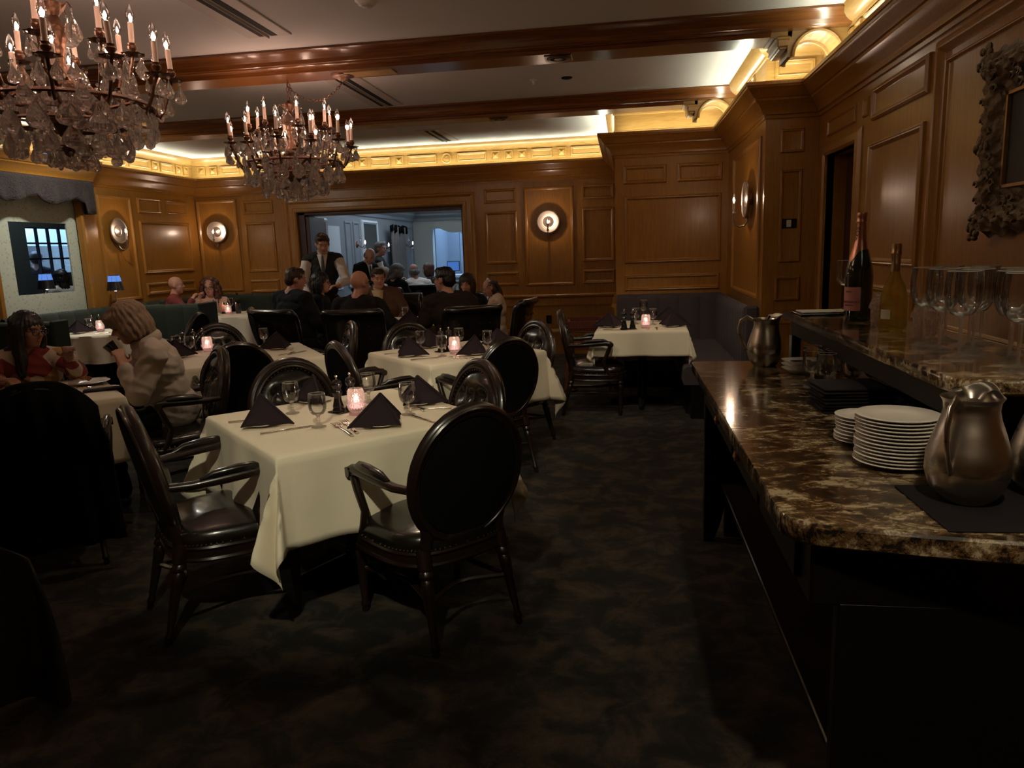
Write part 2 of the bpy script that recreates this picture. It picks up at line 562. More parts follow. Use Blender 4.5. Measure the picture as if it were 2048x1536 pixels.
def sweep(name, path, prof, m, parent=None, right=True):
    """profile (offset into the room, z) along a polyline of wall corners, mitred"""
    P = [Vector((x, y)) for x, y in path]
    n = len(P)
    D = [(P[i+1]-P[i]).normalized() for i in range(n-1)]
    sgn = 1 if right else -1
    N = [Vector((d.y, -d.x))*sgn for d in D]
    mb = MB()
    vs, fs = [], []
    for i in range(n):
        if i == 0: mv = N[0]
        elif i == n-1: mv = N[-1]
        else:
            mv = (N[i-1]+N[i])
            mv = mv / (1 + N[i-1].dot(N[i]))
        for d, z in prof:
            vs.append((P[i].x+mv.x*d, P[i].y+mv.y*d, z))
    k = len(prof)
    for i in range(n-1):
        for j in range(k):
            j2 = (j+1) % k
            fs.append((i*k+j, (i+1)*k+j, (i+1)*k+j2, i*k+j2))
    fs.append(tuple(range(k)))
    fs.append(tuple((n-1)*k+j for j in range(k-1, -1, -1)))
    mb.add(vs, fs)
    return mb.build(name, m, parent, smooth=25)

XL, XR, YB = -6.42, 1.52, 10.60
# --- back wall with the wide opening
OX0, OX1, OZ = -4.80, -2.29, 2.16
wb = MB()
wb.box(XL-0.3, OX0, YB, YB+0.4, 0, 2.69)
wb.box(OX1, -0.10, YB, YB+0.4, 0, 2.69)
wb.box(OX0, OX1, YB, YB+0.4, OZ, 2.69)
wall_back = struct(wb.build('wall_back', 'wood_wall', smooth=0))
OB, UX, NB = (0, YB, 0), (1, 0, 0), (0, -1, 0)
rows = [(2.165, 2.365), (1.31, 2.05), (1.0, 1.195)]
for a0, a1 in ((-5.645, -5.17), (-1.975, -1.51), (-0.585, -0.14)):
    for z0, z1 in rows:
        panel(wall_back, OB, UX, NB, a0, a1, z0, z1)
panel(wall_back, OB, UX, NB, -6.40, -5.75, 1.03, 2.40)
panel(wall_back, OB, UX, NB, -1.405, -0.705, 0.985, 2.365)
# casing round the opening
cp = [(0.0, 0.0), (0.0, 0.035), (0.02, 0.05), (0.05, 0.05), (0.06, 0.035), (0.12, 0.03), (0.15, 0.05), (0.17, 0.045), (0.18, 0.0)]
def casing(parent, O, u, n, a0, a1, z1, prof, m='wood_wall', z0=0.0, name='casing'):
    U, N, Z = Vector(u), Vector(n), Vector((0, 0, 1))
    O = Vector(O)
    vs, fs = [], []
    k = len(prof)
    for st in range(4):
        for off, h in prof:
            if st == 0: a, z = a0-off, z0
            elif st == 1: a, z = a0-off, z1+off
            elif st == 2: a, z = a1+off, z1+off
            else: a, z = a1+off, z0
            vs.append(tuple(O+U*a+Z*z+N*h))
    for s_ in range(3):
        for j in range(k-1):
            fs.append((s_*k+j, (s_+1)*k+j, (s_+1)*k+j+1, s_*k+j+1))
    return MB().add(vs, fs).build(name, m, parent, smooth=25)
casing(wall_back, OB, UX, NB, OX0, OX1, OZ, cp)
MB().box(OX0, OX0+0.10, YB+0.02, YB+0.40, 0, OZ).box(OX1-0.03, OX1, YB+0.02, YB+0.40, 0, OZ).box(OX0, OX1, YB+0.02, YB+0.40, OZ-0.035, OZ).build('jamb_lining', 'wood_door', wall_back, smooth=0)
MB().box(OX0, OX1, YB+0.16, YB+0.20, OZ-0.055, OZ-0.033).build('track', 'vent_white', wall_back, smooth=0)
# folded door leaf at the left side of the opening
MB().bbox(OX0+0.10, OX0+0.16, YB+0.04, YB+0.62, 0.01, OZ-0.06, 0.006).build('folded_leaf', 'wood_door', wall_back)

# --- left wall
NL, UY = (1, 0, 0), (0, 1, 0)
OL = (XL, 0, 0)
wl = MB()
wl.box(XL-0.08, XL, 8.20, YB, 0, 2.69)
wl.box(XL-0.35, XL, -1.6, 6.78, 0, 2.69)
wl.box(XL-0.35, XL, 6.78, 8.20, 2.30, 2.69)
wall_left = struct(wl.build('wall_left', 'wood_wall', smooth=0))
panel(wall_left, OL, UY, NL, 8.44, 9.08, 1.03, 2.36)
for a0, a1 in ((9.22, 9.72), (9.85, 10.35)):
    panel(wall_left, OL, UY, NL, a0, a1, 2.165, 2.37)
for z0, z1 in ((1.36, 2.065), (1.07, 1.235)):
    panel(wall_left, OL, UY, NL, 9.215, 10.37, z0, z1)
for a0, a1 in ((5.3, 6.4), (3.9, 5.1)):
    panel(wall_left, OL, UY, NL, a0, a1, 1.03, 2.36)
casing(wall_left, OL, UY, NL, 6.84, 8.12, 2.26, [(0.0, -0.05), (0.0, 0.02), (0.02, 0.035), (0.06, 0.03), (0.09, 0.0)])
# papered recess, with an unframed opening looking into the pantry and its kitchen window
WX = -6.50
wp = MB()
wp.box(WX-0.02, WX, 6.70, 7.14, 0, 2.5)
wp.box(WX-0.02, WX, 7.985, 8.30, 0, 2.5)
wp.box(WX-0.02, WX, 7.14, 7.985, 0, 1.203)
wp.box(WX-0.02, WX, 7.14, 7.985, 1.992, 2.5)
wall_paper = struct(wp.build('wall_papered_recess', 'wallpaper', smooth=0))
# scalloped valance
def val(u, v):
    y = 6.70 + u*1.52
    ph = (y-6.70)/0.62
    sc = abs(math.sin(PI*ph))
    bot = 2.265 - 0.075*sc - 0.02*math.sin(2*PI*ph)
    if y > 8.05: bot = 2.10
    x = -6.27 + 0.012*math.sin(y*26) * (1-v)
    top = 2.475
    return (x, y, bot + (top-bot)*v)
def val2(u, v):
    return (-6.42 + 0.15*u, 8.22, 2.10 + 0.375*v)
va = MB().grid(val, 90, 6).grid(val2, 4, 6)
vo = va.build('window_valance', 'valance_cloth', smooth=60)
sm = vo.modifiers.new('s', 'SOLIDIFY'); sm.thickness = 0.012
tag(vo, 'dark plum scalloped fabric valance above the papered recess in the left wall', 'valance')
# pantry behind the opening
pn = MB()
pn.box(-8.06, -8.0, 5.6, 11.3, 0, 1.40).box(-8.06, -8.0, 5.6, 11.3, 2.036, 3.0).box(-8.06, -8.0, 5.6, 9.06, 1.40, 2.036).box(-8.06, -8.0, 10.53, 11.3, 1.40, 2.036)
pn.box(-8.06, -6.75, 11.2, 11.3, 0, 3.0).box(-8.06, -6.6, 5.5, 5.6, 0, 3.0).box(-8.06, -6.6, 5.6, 11.2, 3.0, 3.05)
wall_pantry = struct(pn.build('wall_pantry', 'green_dark', smooth=0))
MB().box(-8.0, -7.97, 5.6, 11.2, 0.93, 0.96).box(-8.0, -7.985, 5.6, 11.2, 1.02, 1.03).build('chair_rail', 'green_dark', wall_pantry, smooth=0)
win = struct(thing('window_1', None, None, (-8.03, 9.06, 1.40)))
ww, wh = 1.47, 0.636
for k in range(7):
    for j in range(3):
        y0, z0 = k*ww/7, j*wh/3
        MB().box(-0.004, 0.004, y0+0.01, y0+ww/7-0.01, z0+0.01, z0+wh/3-0.01).build('pane', 'pane_glass', win, smooth=0)
for k in range(8):
    MB().box(-0.02, 0.02, k*ww/7-0.01, k*ww/7+0.01, 0, wh).build('glazing_bar', 'black_wood', win, smooth=0)
for j in range(4):
    MB().box(-0.021, 0.021, 0, ww, j*wh/3-0.012, j*wh/3+0.012).build('glazing_bar', 'black_wood', win, smooth=0)
kk = MB().box(-10.5, -10.4, 6.5, 13.0, 0, 3.2).box(-10.5, -8.1, 13.0, 13.1, 0, 3.2).box(-10.5, -8.1, 6.4, 6.5, 0, 3.2).box(-10.5, -8.1, 6.5, 13.0, 3.1, 3.2)
struct(kk.build('wall_kitchen', 'kitchen_wall', smooth=0))
hood = MB().prism([(10.0, 1.35), (12.2, 1.35), (12.0, 1.85), (10.15, 1.85)], -10.2, -9.7, 'x').build('extractor_hood', 'steel')
tag(hood, 'steel extractor hood seen through the gridded kitchen window', 'hood')
kt = MB().bbox(-9.6, -8.9, 9.0, 12.6, 0.86, 0.92, 0.01).build('kitchen_counter', 'steel')
tag(kt, 'steel worktop in the lit kitchen behind the gridded window', 'counter')
MB().box(-9.5, -9.0, 9.1, 12.5, 0, 0.86).build('base', 'steel', kt, smooth=0)
for i, (yy, lab) in enumerate(((9.7, 'curved white tube light nearest the pantry in the kitchen'), (10.7, 'middle curved white tube light in the kitchen'), (11.7, 'farthest curved white tube light in the kitchen'))):
    pts = [(-10.3 + 0.9*t, yy + 0.35*math.sin(t*1.7), 2.1 + 0.5*t) for t in [k/10 for k in range(11)]]
    o = MB().tube(pts, 0.015, 6).build('tube_light', 'kitchen_tube')
    tag(o, lab, 'light', 'kitchen tube lights')

# --- right side: block with the banquette, its return, pier, right wall
wbb = struct(MB().box(-0.10, 1.60, 8.45, 11.0, 0, 3.0).build('wall_block', 'wood_wall', smooth=0))
O2, O3, O4, O5 = (0, 8.45, 0), (1.11, 0, 0), (0, 6.33, 0), (1.52, 0, 0)
for a0, a1, z0, z1 in ((-0.01, 0.455, 2.17, 2.365), (0.57, 1.045, 2.17, 2.365), (0.0, 1.04, 1.31, 2.04), (-0.005, 1.03, 1.005, 1.185)):
    panel(wbb, O2, UX, NB, a0, a1, z0, z1)
NR = (-1, 0, 0)
wn = struct(MB().box(1.11, 2.2, 6.33, 8.5, 0, 3.0).build('wall_niche_side', 'wood_wall', smooth=0))
panel(wn, O3, UY, NR, 6.46, 7.98, 1.02, 2.345)
for a0, a1, z0, z1 in ((1.225, 1.405, 2.185, 2.37), (1.23, 1.40, 1.327, 2.06), (1.21, 1.405, 1.017, 1.215), (1.21, 1.405, 0.45, 0.85)):
    panel(wn, O4, UX, NB, a0, a1, z0, z1, b=0.03, h=0.015)
wr = MB()
wr.box(1.52, 1.87, -1.6, 5.30, 0, 3.0).box(1.52, 1.87, 6.07, 6.40, 0, 3.0).box(1.52, 1.87, 5.30, 6.07, 2.12, 3.0)
wall_right = struct(wr.build('wall_right', 'wood_wall', smooth=0))
casing(wall_right, O5, UY, NR, 5.30, 6.07, 2.12, [(0, -0.05), (0.0, 0.02), (0.015, 0.035), (0.06, 0.03), (0.085, 0.012), (0.09, 0.0)])
panel(wall_right, O5, UY, NR, 5.38, 6.07, 2.255, 2.375, b=0.025, h=0.014)
panel(wall_right, O5, UY, NR, 5.12, 5.23, 2.255, 2.375, b=0.025, h=0.014)
panel(wall_right, O5, UY, NR, 4.165, 5.025, 2.205, 2.40)
panel(wall_right, O5, UY, NR, 4.19, 5.05, 1.335, 2.075)
panel(wall_right, O5, UY, NR, 4.19, 5.05, 0.95, 1.22)
panel(wall_right, O5, UY, NR, 1.70, 4.06, 0.95, 2.42, b=0.07, h=0.035)
panel(wall_right, (1.514, 0, 0), UY, NR, 1.80, 3.95, 1.05, 2.32, b=0.03, h=0.02)
panel(wall_right, O5, UY, NR, -0.9, 1.55, 0.95, 2.42, b=0.07, h=0.035)
d1 = struct(MB().bbox(1.66, 1.70, 5.305, 6.065, 0.01, 2.115, 0.004).build('door_1', 'wood_door'))
MB().box(1.64, 1.66, 5.32, 5.335, 0.02, 2.1).box(1.64, 1.66, 5.36, 5.368, 0.02, 2.1).build('reflection_strip', 'door_blue_sheen', d1, smooth=0)  # thin strips tinted blue to paint the reflection along the door
MB().box(1.72, 1.87, 5.2, 6.2, 0, 2.3).build('panel', 'black_wood', d1, smooth=0)
# wall behind the camera and far side
struct(MB().box(-6.9, 2.0, -1.6, -1.45, 0, 3.0).build('wall_front', 'wood_wall', smooth=0))

# --- crown cornice, frieze, ceiling mould, rails, baseboard
PATH = [(-6.42, -1.45), (-6.42, YB), (-0.10, YB), (-0.10, 8.45), (1.11, 8.45), (1.11, 6.33), (1.52, 6.33), (1.52, -1.45)]
crown = [(0, 2.45), (0.012, 2.45), (0.014, 2.475), (0.03, 2.48), (0.034, 2.50), (0.045, 2.515), (0.062, 2.545), (0.095, 2.575), (0.10, 2.59), (0.112, 2.595), (0.13, 2.615), (0.155, 2.65), (0.172, 2.66), (0.175, 2.672), (0.184, 2.675), (0.184, 2.70), (0.165, 2.70), (0.16, 2.68), (0.0, 2.68)]
struct(sweep('trim_1', PATH, crown, 'wood_wall'))
bump_crown = [(d+0.12 if d > 0 else 0, z) for d, z in crown]
struct(sweep('trim_2', [(-6.42, -1.45), (-6.42, 8.24)], bump_crown, 'wood_wall'))
frz = [(0.0, 2.68), (0.003, 2.68), (0.003, 2.72), (0.012, 2.725), (0.012, 2.735), (0.004, 2.74), (0.004, 2.895), (0.016, 2.90), (0.02, 2.915), (0.035, 2.92), (0.05, 2.93), (0.085, 2.96), (0.10, 2.985), (0.11, 3.0), (0.0, 3.0)]
fr1 = struct(sweep('trim_3', PATH, frz, 'wood_frieze'))
# raised work on the frieze
def pyramid(parent, O, u, n, a0, a1, z0, z1):
    U, N, Z, O = Vector(u), Vector(n), Vector((0, 0, 1)), Vector(O)
    c = O+U*(a0+a1)/2+Z*(z0+z1)/2+N*0.035
    R = []
    for off, h in ((0, 0.0), (0.0, 0.016), (0.012, 0.016), (0.02, 0.004)):
        R += [tuple(O+U*a+Z*z+N*h) for a, z in ((a0+off, z0+off), (a1-off, z0+off), (a1-off, z1-off), (a0+off, z1-off))]
    fs = [(k*4+i, k*4+(i+1) % 4, k*4+4+(i+1) % 4, k*4+4+i) for k in range(3) for i in range(4)]
    fs += [(12+i, 12+(i+1) % 4, 16) for i in range(4)]
    return MB().add(R+[tuple(c)], fs).build('pyramid_boss', 'wood_frieze', parent, smooth=0)
def rosette(parent, O, u, n, a, z, r):
    U, N, Z, O = Vector(u), Vector(n), Vector((0, 0, 1)), Vector(O)
    prof = [(r, 0), (r, 0.018), (r*0.85, 0.022), (r*0.72, 0.008), (r*0.5, 0.008), (r*0.42, 0.02), (r*0.25, 0.022), (r*0.18, 0.012), (0.001, 0.02)]
    vs, fs = [], []
    for q, h in prof:
        for i in range(20):
            t = 2*PI*i/20
            vs.append(tuple(O+U*(a+q*math.cos(t))+Z*(z+q*math.sin(t))+N*h))
    for k in range(len(prof)-1):
        for i in range(20):
            fs.append((k*20+i, k*20+(i+1) % 20, k*20+20+(i+1) % 20, k*20+20+i))
    return MB().add(vs, fs).build('rosette', 'wood_frieze', parent, smooth=40)
def frieze_run(O, u, n, a0, a1):
    a = a0+0.08
    seq = ['s', 's', 'r2', 's', 'r', 'o', 'r', 's']
    W = {'s': 0.13, 'r': 0.43, 'r2': 0.30, 'o': 0.17}
    k = 0
    while True:
        q = seq[k % len(seq)]
        if a+W[q] > a1-0.05: break
        if q == 's': pyramid(fr1, O, u, n, a, a+W[q], 2.755, 2.885)
        elif q == 'o': rosette(fr1, O, u, n, a+W[q]/2, 2.82, 0.075)
        else: panel(fr1, O, u, n, a, a+W[q], 2.755, 2.885, 'wood_frieze', b=0.035, h=0.02, name='frieze_panel')
        a += W[q]+0.06
        k += 1
frieze_run((0, YB-0.005, 0), UX, NB, -6.40, -0.12)
frieze_run((XL+0.005, 10.58, 0), (0, -1, 0), NL, 0.0, 5.3)
panel(fr1, (0, 6.325, 0), UX, NB, 1.165, 1.47, 2.745, 2.885, 'wood_frieze', b=0.04, h=0.02, name='frieze_panel')
frieze_run((1.515, 6.28, 0), (0, -1, 0), NR, 0.0, 3.6)
frieze_run((1.105, 8.40, 0), (0, -1, 0), NR, 0.6, 2.0)
# cove light strips lying in the trough behind the cornice lip
strip = [(0.125, 2.681), (0.155, 2.681), (0.155, 2.687), (0.125, 2.687)]
cv = sweep('cove_light_strip', [(-6.42, 1.0), (-6.42, YB), (-0.10, YB), (-0.10, 8.60)], strip, 'cove_led')
tag(cv, 'continuous cove light hidden above the back and left cornice', 'light')
cv = sweep('cove_light_strip', [(-0.05, 8.45), (1.11, 8.45), (1.11, 6.33), (1.52, 6.33), (1.52, -1.0)], strip, 'cove_led')
tag(cv, 'continuous cove light hidden above the cornice over the grey banquette', 'light')
rail = [(0, 0.70), (0.02, 0.70), (0.02, 0.80), (0.028, 0.815), (0.05, 0.83), (0.05, 0.85), (0.035, 0.865), (0, 0.87)]
base = [(0, 0), (0.03, 0), (0.03, 0.30), (0.045, 0.31), (0.045, 0.33), (0.02, 0.36), (0, 0.365)]
struct(sweep('trim_4', [(-2.11, YB), (-0.10, YB), (-0.10, 8.45)], rail, 'wood_wall'))
struct(sweep('trim_5', [(-6.42, 8.3), (-6.42, YB), (-4.99, YB)], rail, 'wood_wall'))
struct(sweep('trim_6', [(1.52, 5.2), (1.52, -1.4)], rail, 'wood_wall'))
struct(sweep('baseboard_back', [(-2.11, YB), (-0.10, YB), (-0.10, 8.45)], base, 'wood_wall'))
struct(sweep('baseboard_left', [(-6.42, -1.4), (-6.42, 6.7)], base, 'wood_wall'))
struct(sweep('baseboard_right', [(1.11, 7.9), (1.11, 6.33), (1.52, 6.33), (1.52, 6.17)], base, 'wood_wall'))

# --- beams with arched ends
def beam(Y0, xl, xr, n):
    prof = [(0.0, 3.0), (0.0, 2.985), (0.02, 2.98), (0.05, 2.968), (0.09, 2.94), (0.105, 2.915), (0.12, 2.912), (0.125, 2.905), (0.19, 2.90), (0.20, 2.875), (0.48, 2.875), (0.49, 2.90), (0.555, 2.905), (0.56, 2.912), (0.575, 2.915), (0.59, 2.94), (0.63, 2.968), (0.66, 2.98), (0.68, 2.985), (0.68, 3.0)]
    bm_ = MB()
    k = len(prof)
    vs = [(x, Y0+a, z) for x in (xl+0.42, xr-0.52) for a, z in prof]
    fs = [(i, (i+1) % k, k+(i+1) % k, k+i) for i in range(k)] + [tuple(range(k)), tuple(range(2*k-1, k-1, -1))]
    bm_.add(vs, fs)
    ob = struct(bm_.build('beam', 'wood_beam_dim', smooth=20))
    ob.name = 'beam'
    up = [(0.0, 3.0), (0.0, 2.985), (0.02, 2.98), (0.05, 2.968), (0.09, 2.94), (0.105, 2.915), (0.12, 2.912), (0.125, 2.905), (0.555, 2.905), (0.56, 2.912), (0.575, 2.915), (0.59, 2.94), (0.63, 2.968), (0.66, 2.98), (0.68, 2.985), (0.68, 3.0)]
    for sx, wx in ((1, xr), (-1, xl)):
        k = len(up)
        vs = [(x, Y0+a, z) for x in sorted((wx, wx-sx*0.52)) for a, z in up]
        fs = [(i, (i+1) % k, k+(i+1) % k, k+i) for i in range(k)] + [tuple(range(k)), tuple(range(2*k-1, k-1, -1))]
        MB().add(vs, fs).build('beam_end', 'wood_beam_dim', ob, smooth=20)
        # spandrel with arch
        cx, cz, r = wx-sx*0.215, 2.74, 0.165
        arc = [(cx+r*math.cos(t), cz+r*math.sin(t)) for t in [PI*q/14 for q in range(15)]]
        arcL = arc[::-1] if sx > 0 else arc
        poly = [(wx-sx*0.52, 2.906), (wx-sx*0.52, 2.876), (wx-sx*0.40, 2.876), (wx-sx*0.385, 2.74)] + arcL + [(wx-sx*0.04, 2.69), (wx, 2.69), (wx, 2.906)]
        mbx = MB()
        # spandrel as strips between arc and top
        vs, fs = [], []
        for (x, z) in arc:
            for yy in (Y0+0.20, Y0+0.48):
                vs += [(x, yy, z), (x, yy, 2.906)]
        for q in range(14):
            a = q*4
            fs += [(a, a+4, a+5, a+1), (a+2, a+3, a+7, a+6), (a, a+2, a+6, a+4)]
        mbx.add(vs, fs)
        xa, xb = sorted((wx, cx+sx*r))
        mbx.box(xa, xb, Y0+0.20, Y0+0.48, 2.69, 2.906)
        xa, xb = sorted((wx-sx*0.52, cx-sx*r))
        mbx.box(xa, xb, Y0+0.20, Y0+0.48, 2.868, 2.906)
        xa, xb = sorted((cx-sx*(r+0.028), cx-sx*r))
        mbx.box(xa, xb, Y0+0.20, Y0+0.48, 2.74, 2.906)
        mbx.build('spandrel', 'wood_frieze', ob, smooth=0)
        for yy in (Y0+0.19, Y0+0.49):
            MB().tube([(x, yy, z) for x, z in [(cx+(r-0.005)*math.cos(t), cz+(r-0.005)*math.sin(t)) for t in [PI*q/18 for q in range(19)]]], 0.014, 6).build('arch_mould', 'wood_frieze', ob)
        xa, xb = sorted((cx-sx*(r+0.026), cx-sx*(r+0.10)))
        MB().bbox(xa, xb, Y0+0.17, Y0+0.51, 2.80, 2.875, 0.008).bbox(xa-0.012, xb+0.012, Y0+0.16, Y0+0.52, 2.845, 2.868, 0.008).bbox(xa+0.012, xb-0.012, Y0+0.18, Y0+0.50, 2.785, 2.82, 0.006).build('bracket', 'wood_frieze', ob)
    return ob
bA = beam(5.40, -6.42, 1.52, 1)
bB = beam(7.72, -6.42, 1.11, 2)
MB().box(-2.10, -1.72, 5.66, 5.82, 2.867, 2.876).build('hatch', 'wood_frieze', bA, smooth=0)
# recessed down lights in the beams
def downlight(x, y, z, lab):
    t = thing('recessed_downlight', lab, 'light', (x, y, z), 0, 'recessed beam downlights')
    MB().bbox(-0.10, 0.10, -0.085, 0.085, -0.006, 0.004, 0.004).build('plate', 'dark_wood', t)
    MB().lathe([(0.078, -0.012), (0.085, -0.010), (0.085, -0.004), (0.07, -0.004)], seg=28).build('trim_ring', 'wood_red', t)
    MB().lathe([(0.062, -0.0125), (0.001, -0.0115)], seg=24, cap=False).build('lens', 'vent_black', t)
downlight(-0.47, 5.72, 2.875, 'round recessed downlight in the nearer ceiling beam')
downlight(-1.30, 8.06, 2.875, 'round recessed downlight in the farther ceiling beam right of the chandelier')
downlight(-4.25, 8.06, 2.875, 'round recessed downlight in the farther ceiling beam left of the chandelier')
# ceiling air slots
def slot(y0, y1, lab):
    t = thing('air_slot_vent', lab, 'vent', (-2.38, y0, 3.0), 0, 'ceiling air slots')
    L = y1-y0
    MB().bbox(-0.16, 0.16, 0, L, -0.012, 0.004, 0.004).build('frame', 'vent_white', t)
    for xx in (-0.035, 0.045):
        MB().box(xx-0.024, xx+0.024, 0.03, L-0.03, -0.014, -0.0115).build('slot', 'vent_black', t, smooth=0)
    MB().box(0.0035, 0.0065, 0.02, L-0.02, -0.03, -0.012).build('blade', 'vent_white', t, smooth=0)
slot(2.9, 5.06, 'double black air slot in the ceiling above the nearer chandelier')
slot(6.30, 7.62, 'double black air slot in the ceiling between the two beams')
slot(9.20, 10.2, 'double black air slot in the ceiling beyond the farther beam')
t = thing('smoke_detector', 'round pale smoke detector on the ceiling near the top edge', 'detector', (-1.50, 4.52, 3.0))
MB().lathe([(0.07, 0.0), (0.07, -0.02), (0.055, -0.03), (0.05, -0.04), (0.03, -0.048), (0.001, -0.05)], seg=24, cap=False).build('housing', 'switch_white', t)
MB().lathe([(0.035, -0.049), (0.03, -0.052), (0.001, -0.054)], seg=16, cap=False).build('grille', 'vent_white', t)
t = thing('sprinkler_head', 'small pale sprinkler head on the ceiling between the beams', 'sprinkler', (-0.80, 6.95, 3.0))
MB().lathe([(0.035, 0), (0.035, -0.005), (0.012, -0.012), (0.008, -0.035), (0.02, -0.038), (0.001, -0.04)], seg=14, cap=False).build('head', 'switch_white', t)
t = thing('ceiling_sensor', 'small dark round sensor beside the sprinkler head on the ceiling', 'sensor', (-0.50, 6.95, 3.0))
MB().lathe([(0.05, 0), (0.05, -0.006), (0.035, -0.012), (0.001, -0.013)], seg=18, cap=False).build('body', 'vent_black', t)
# switch and socket
t = thing('wall_switch', 'white rocker switch on a black plate on the wood pier', 'switch', (1.305, 6.328, 1.636))
MB().bbox(-0.063, 0.063, -0.008, 0, -0.038, 0.038, 0.003).build('plate', 'black_gloss', t)
MB().bbox(-0.018, 0.018, -0.014, -0.007, -0.028, 0.028, 0.002).build('rocker', 'switch_white', t)
t = thing('wall_socket', 'black electrical outlet low on the back wall right of the opening', 'outlet', (-1.09, YB, 0.50))
MB().bbox(-0.04, 0.04, -0.01, 0, -0.06, 0.06, 0.003).build('plate', 'black_gloss', t)
MB().bbox(-0.017, 0.017, -0.013, -0.009, -0.04, 0.04, 0.002).build('receptacle', 'vent_black', t)

# --- next room through the opening
n2 = MB()
n2.box(-5.1, -4.76, 11.0, 16.7, 0, 2.45)
wl2 = struct(n2.build('wall_next_room_left', 'blue_panel', smooth=0))
O6 = (-4.76, 0, 0)
for a0, a1 in ((12.35, 12.65), (12.75, 13.05), (15.6, 15.95), (16.05, 16.4)):
    panel(wl2, O6, UY, NL, a0, a1, 0.95, 2.10, 'blue_panel', b=0.05, h=0.02)
    panel(wl2, O6, UY, NL, a0, a1, 0.25, 0.80, 'blue_panel', b=0.05, h=0.02)
MB().box(-4.76, -4.745, 13.25, 14.0, 0.95, 2.08).build('mirror_panel', 'green_dark', wl2, smooth=0)
casing(wl2, O6, UY, NL, 13.25, 14.0, 2.08, [(0.0, 0.0), (0.0, 0.02), (0.03, 0.04), (0.06, 0.02), (0.07, 0.0)], 'kitchen_wall', z0=0.95)
casing(wl2, O6, UY, NL, 11.10, 11.50, 2.05, [(0.0, 0.0), (0.0, 0.02), (0.03, 0.04), (0.06, 0.02), (0.07, 0.0)], 'kitchen_wall', z0=0.95)
n3 = MB().box(-5.1, -4.32, 16.6, 16.8, 0, 2.45).box(-4.32, -1.0, 16.6, 16.8, 2.12, 2.45).box(-4.32, -1.0, 16.6, 16.8, 0, 0.85)
wb2 = struct(n3.build('wall_next_room_back', 'blue_panel_pale', smooth=0))
n4 = MB().box(-1.2, -1.0, 11.0, 18.2, 0, 3.0).box(-4.4, -1.0, 18.0, 18.2, 0, 3.0).box(-4.4, -4.3, 16.8, 18.0, 0, 2.6)
wr2 = struct(n4.build('wall_next_room_alcove', 'blue_panel', smooth=0))
for a0, a1, z0, z1 in ((-4.0, -3.45, 0.95, 2.0), (-3.3, -2.5, 0.95, 2.4), (-4.0, -3.45, 2.1, 2.4), (-2.4, -1.6, 0.95, 2.4)):
    panel(wr2, (0, 18.0, 0), UX, NB, a0, a1, z0, z1, 'blue_panel', b=0.04, h=0.02)
# wavy pelmet of the alcove
def pel(u, v):
    x = -4.32+3.1*u
    bot = 1.98+0.05*math.cos(x*6.0)+0.02*math.cos(x*12)
    return (x, 16.6-0.02, bot+(2.14-bot)*v)
po = MB().grid(pel, 50, 2).build('pelmet', 'blue_panel_pale', wb2, smooth=0)
po.modifiers.new('s', 'SOLIDIFY').thickness = 0.04
cr2 = [(0, 2.22), (0.02, 2.22), (0.03, 2.28), (0.08, 2.34), (0.09, 2.38), (0.13, 2.42), (0.14, 2.46), (0, 2.46)]
struct(sweep('trim_7', [(-4.76, 11.0), (-4.76, 16.6), (-1.2, 16.6)], cr2, 'blue_panel'))
struct(MB().box(-5.4, -0.9, 11.0, 18.3, 2.98, 3.08).build('ceiling_next_room', 'plaster', smooth=0))
fz2 = struct(MB().box(-5.15, -4.95, 11.0, 16.8, 2.44, 3.0).box(-5.0, -1.0, 16.7, 16.8, 2.44, 3.0).build('trim_8', 'kitchen_wall', smooth=0))
for k in range(8):
    panel(fz2, (0, 16.70, 0), UX, NB, -4.85+k*0.45, -4.48+k*0.45, 2.52, 2.80, 'kitchen_wall', b=0.05, h=0.03, name='frieze_panel')
for k in range(9):
    panel(fz2, (-4.95, 0, 0), UY, NL, 12.4+k*0.48, 12.78+k*0.48, 2.52, 2.80, 'kitchen_wall', b=0.05, h=0.03, name='frieze_panel')
cv = sweep('cove_light_strip', [(-4.95, 11.1), (-4.95, 16.65), (-1.2, 16.65)], [(0.07, 2.462), (0.10, 2.462), (0.10, 2.468), (0.07, 2.468)], 'cove_led')
tag(cv, 'cool cove light above the cornice of the next room', 'light')
struct(MB().box(-5.4, -4.8, 11.0, 11.15, 0, 3.0).box(-2.2, -1.0, 10.98, 11.1, 0, 3.0).build('wall_next_room_front', 'blue_panel', smooth=0))
wnd = struct(MB().box(-4.76, -4.75, 11.52, 12.1, 0.95, 2.0).build('window_2', 'kitchen_wall', smooth=0))
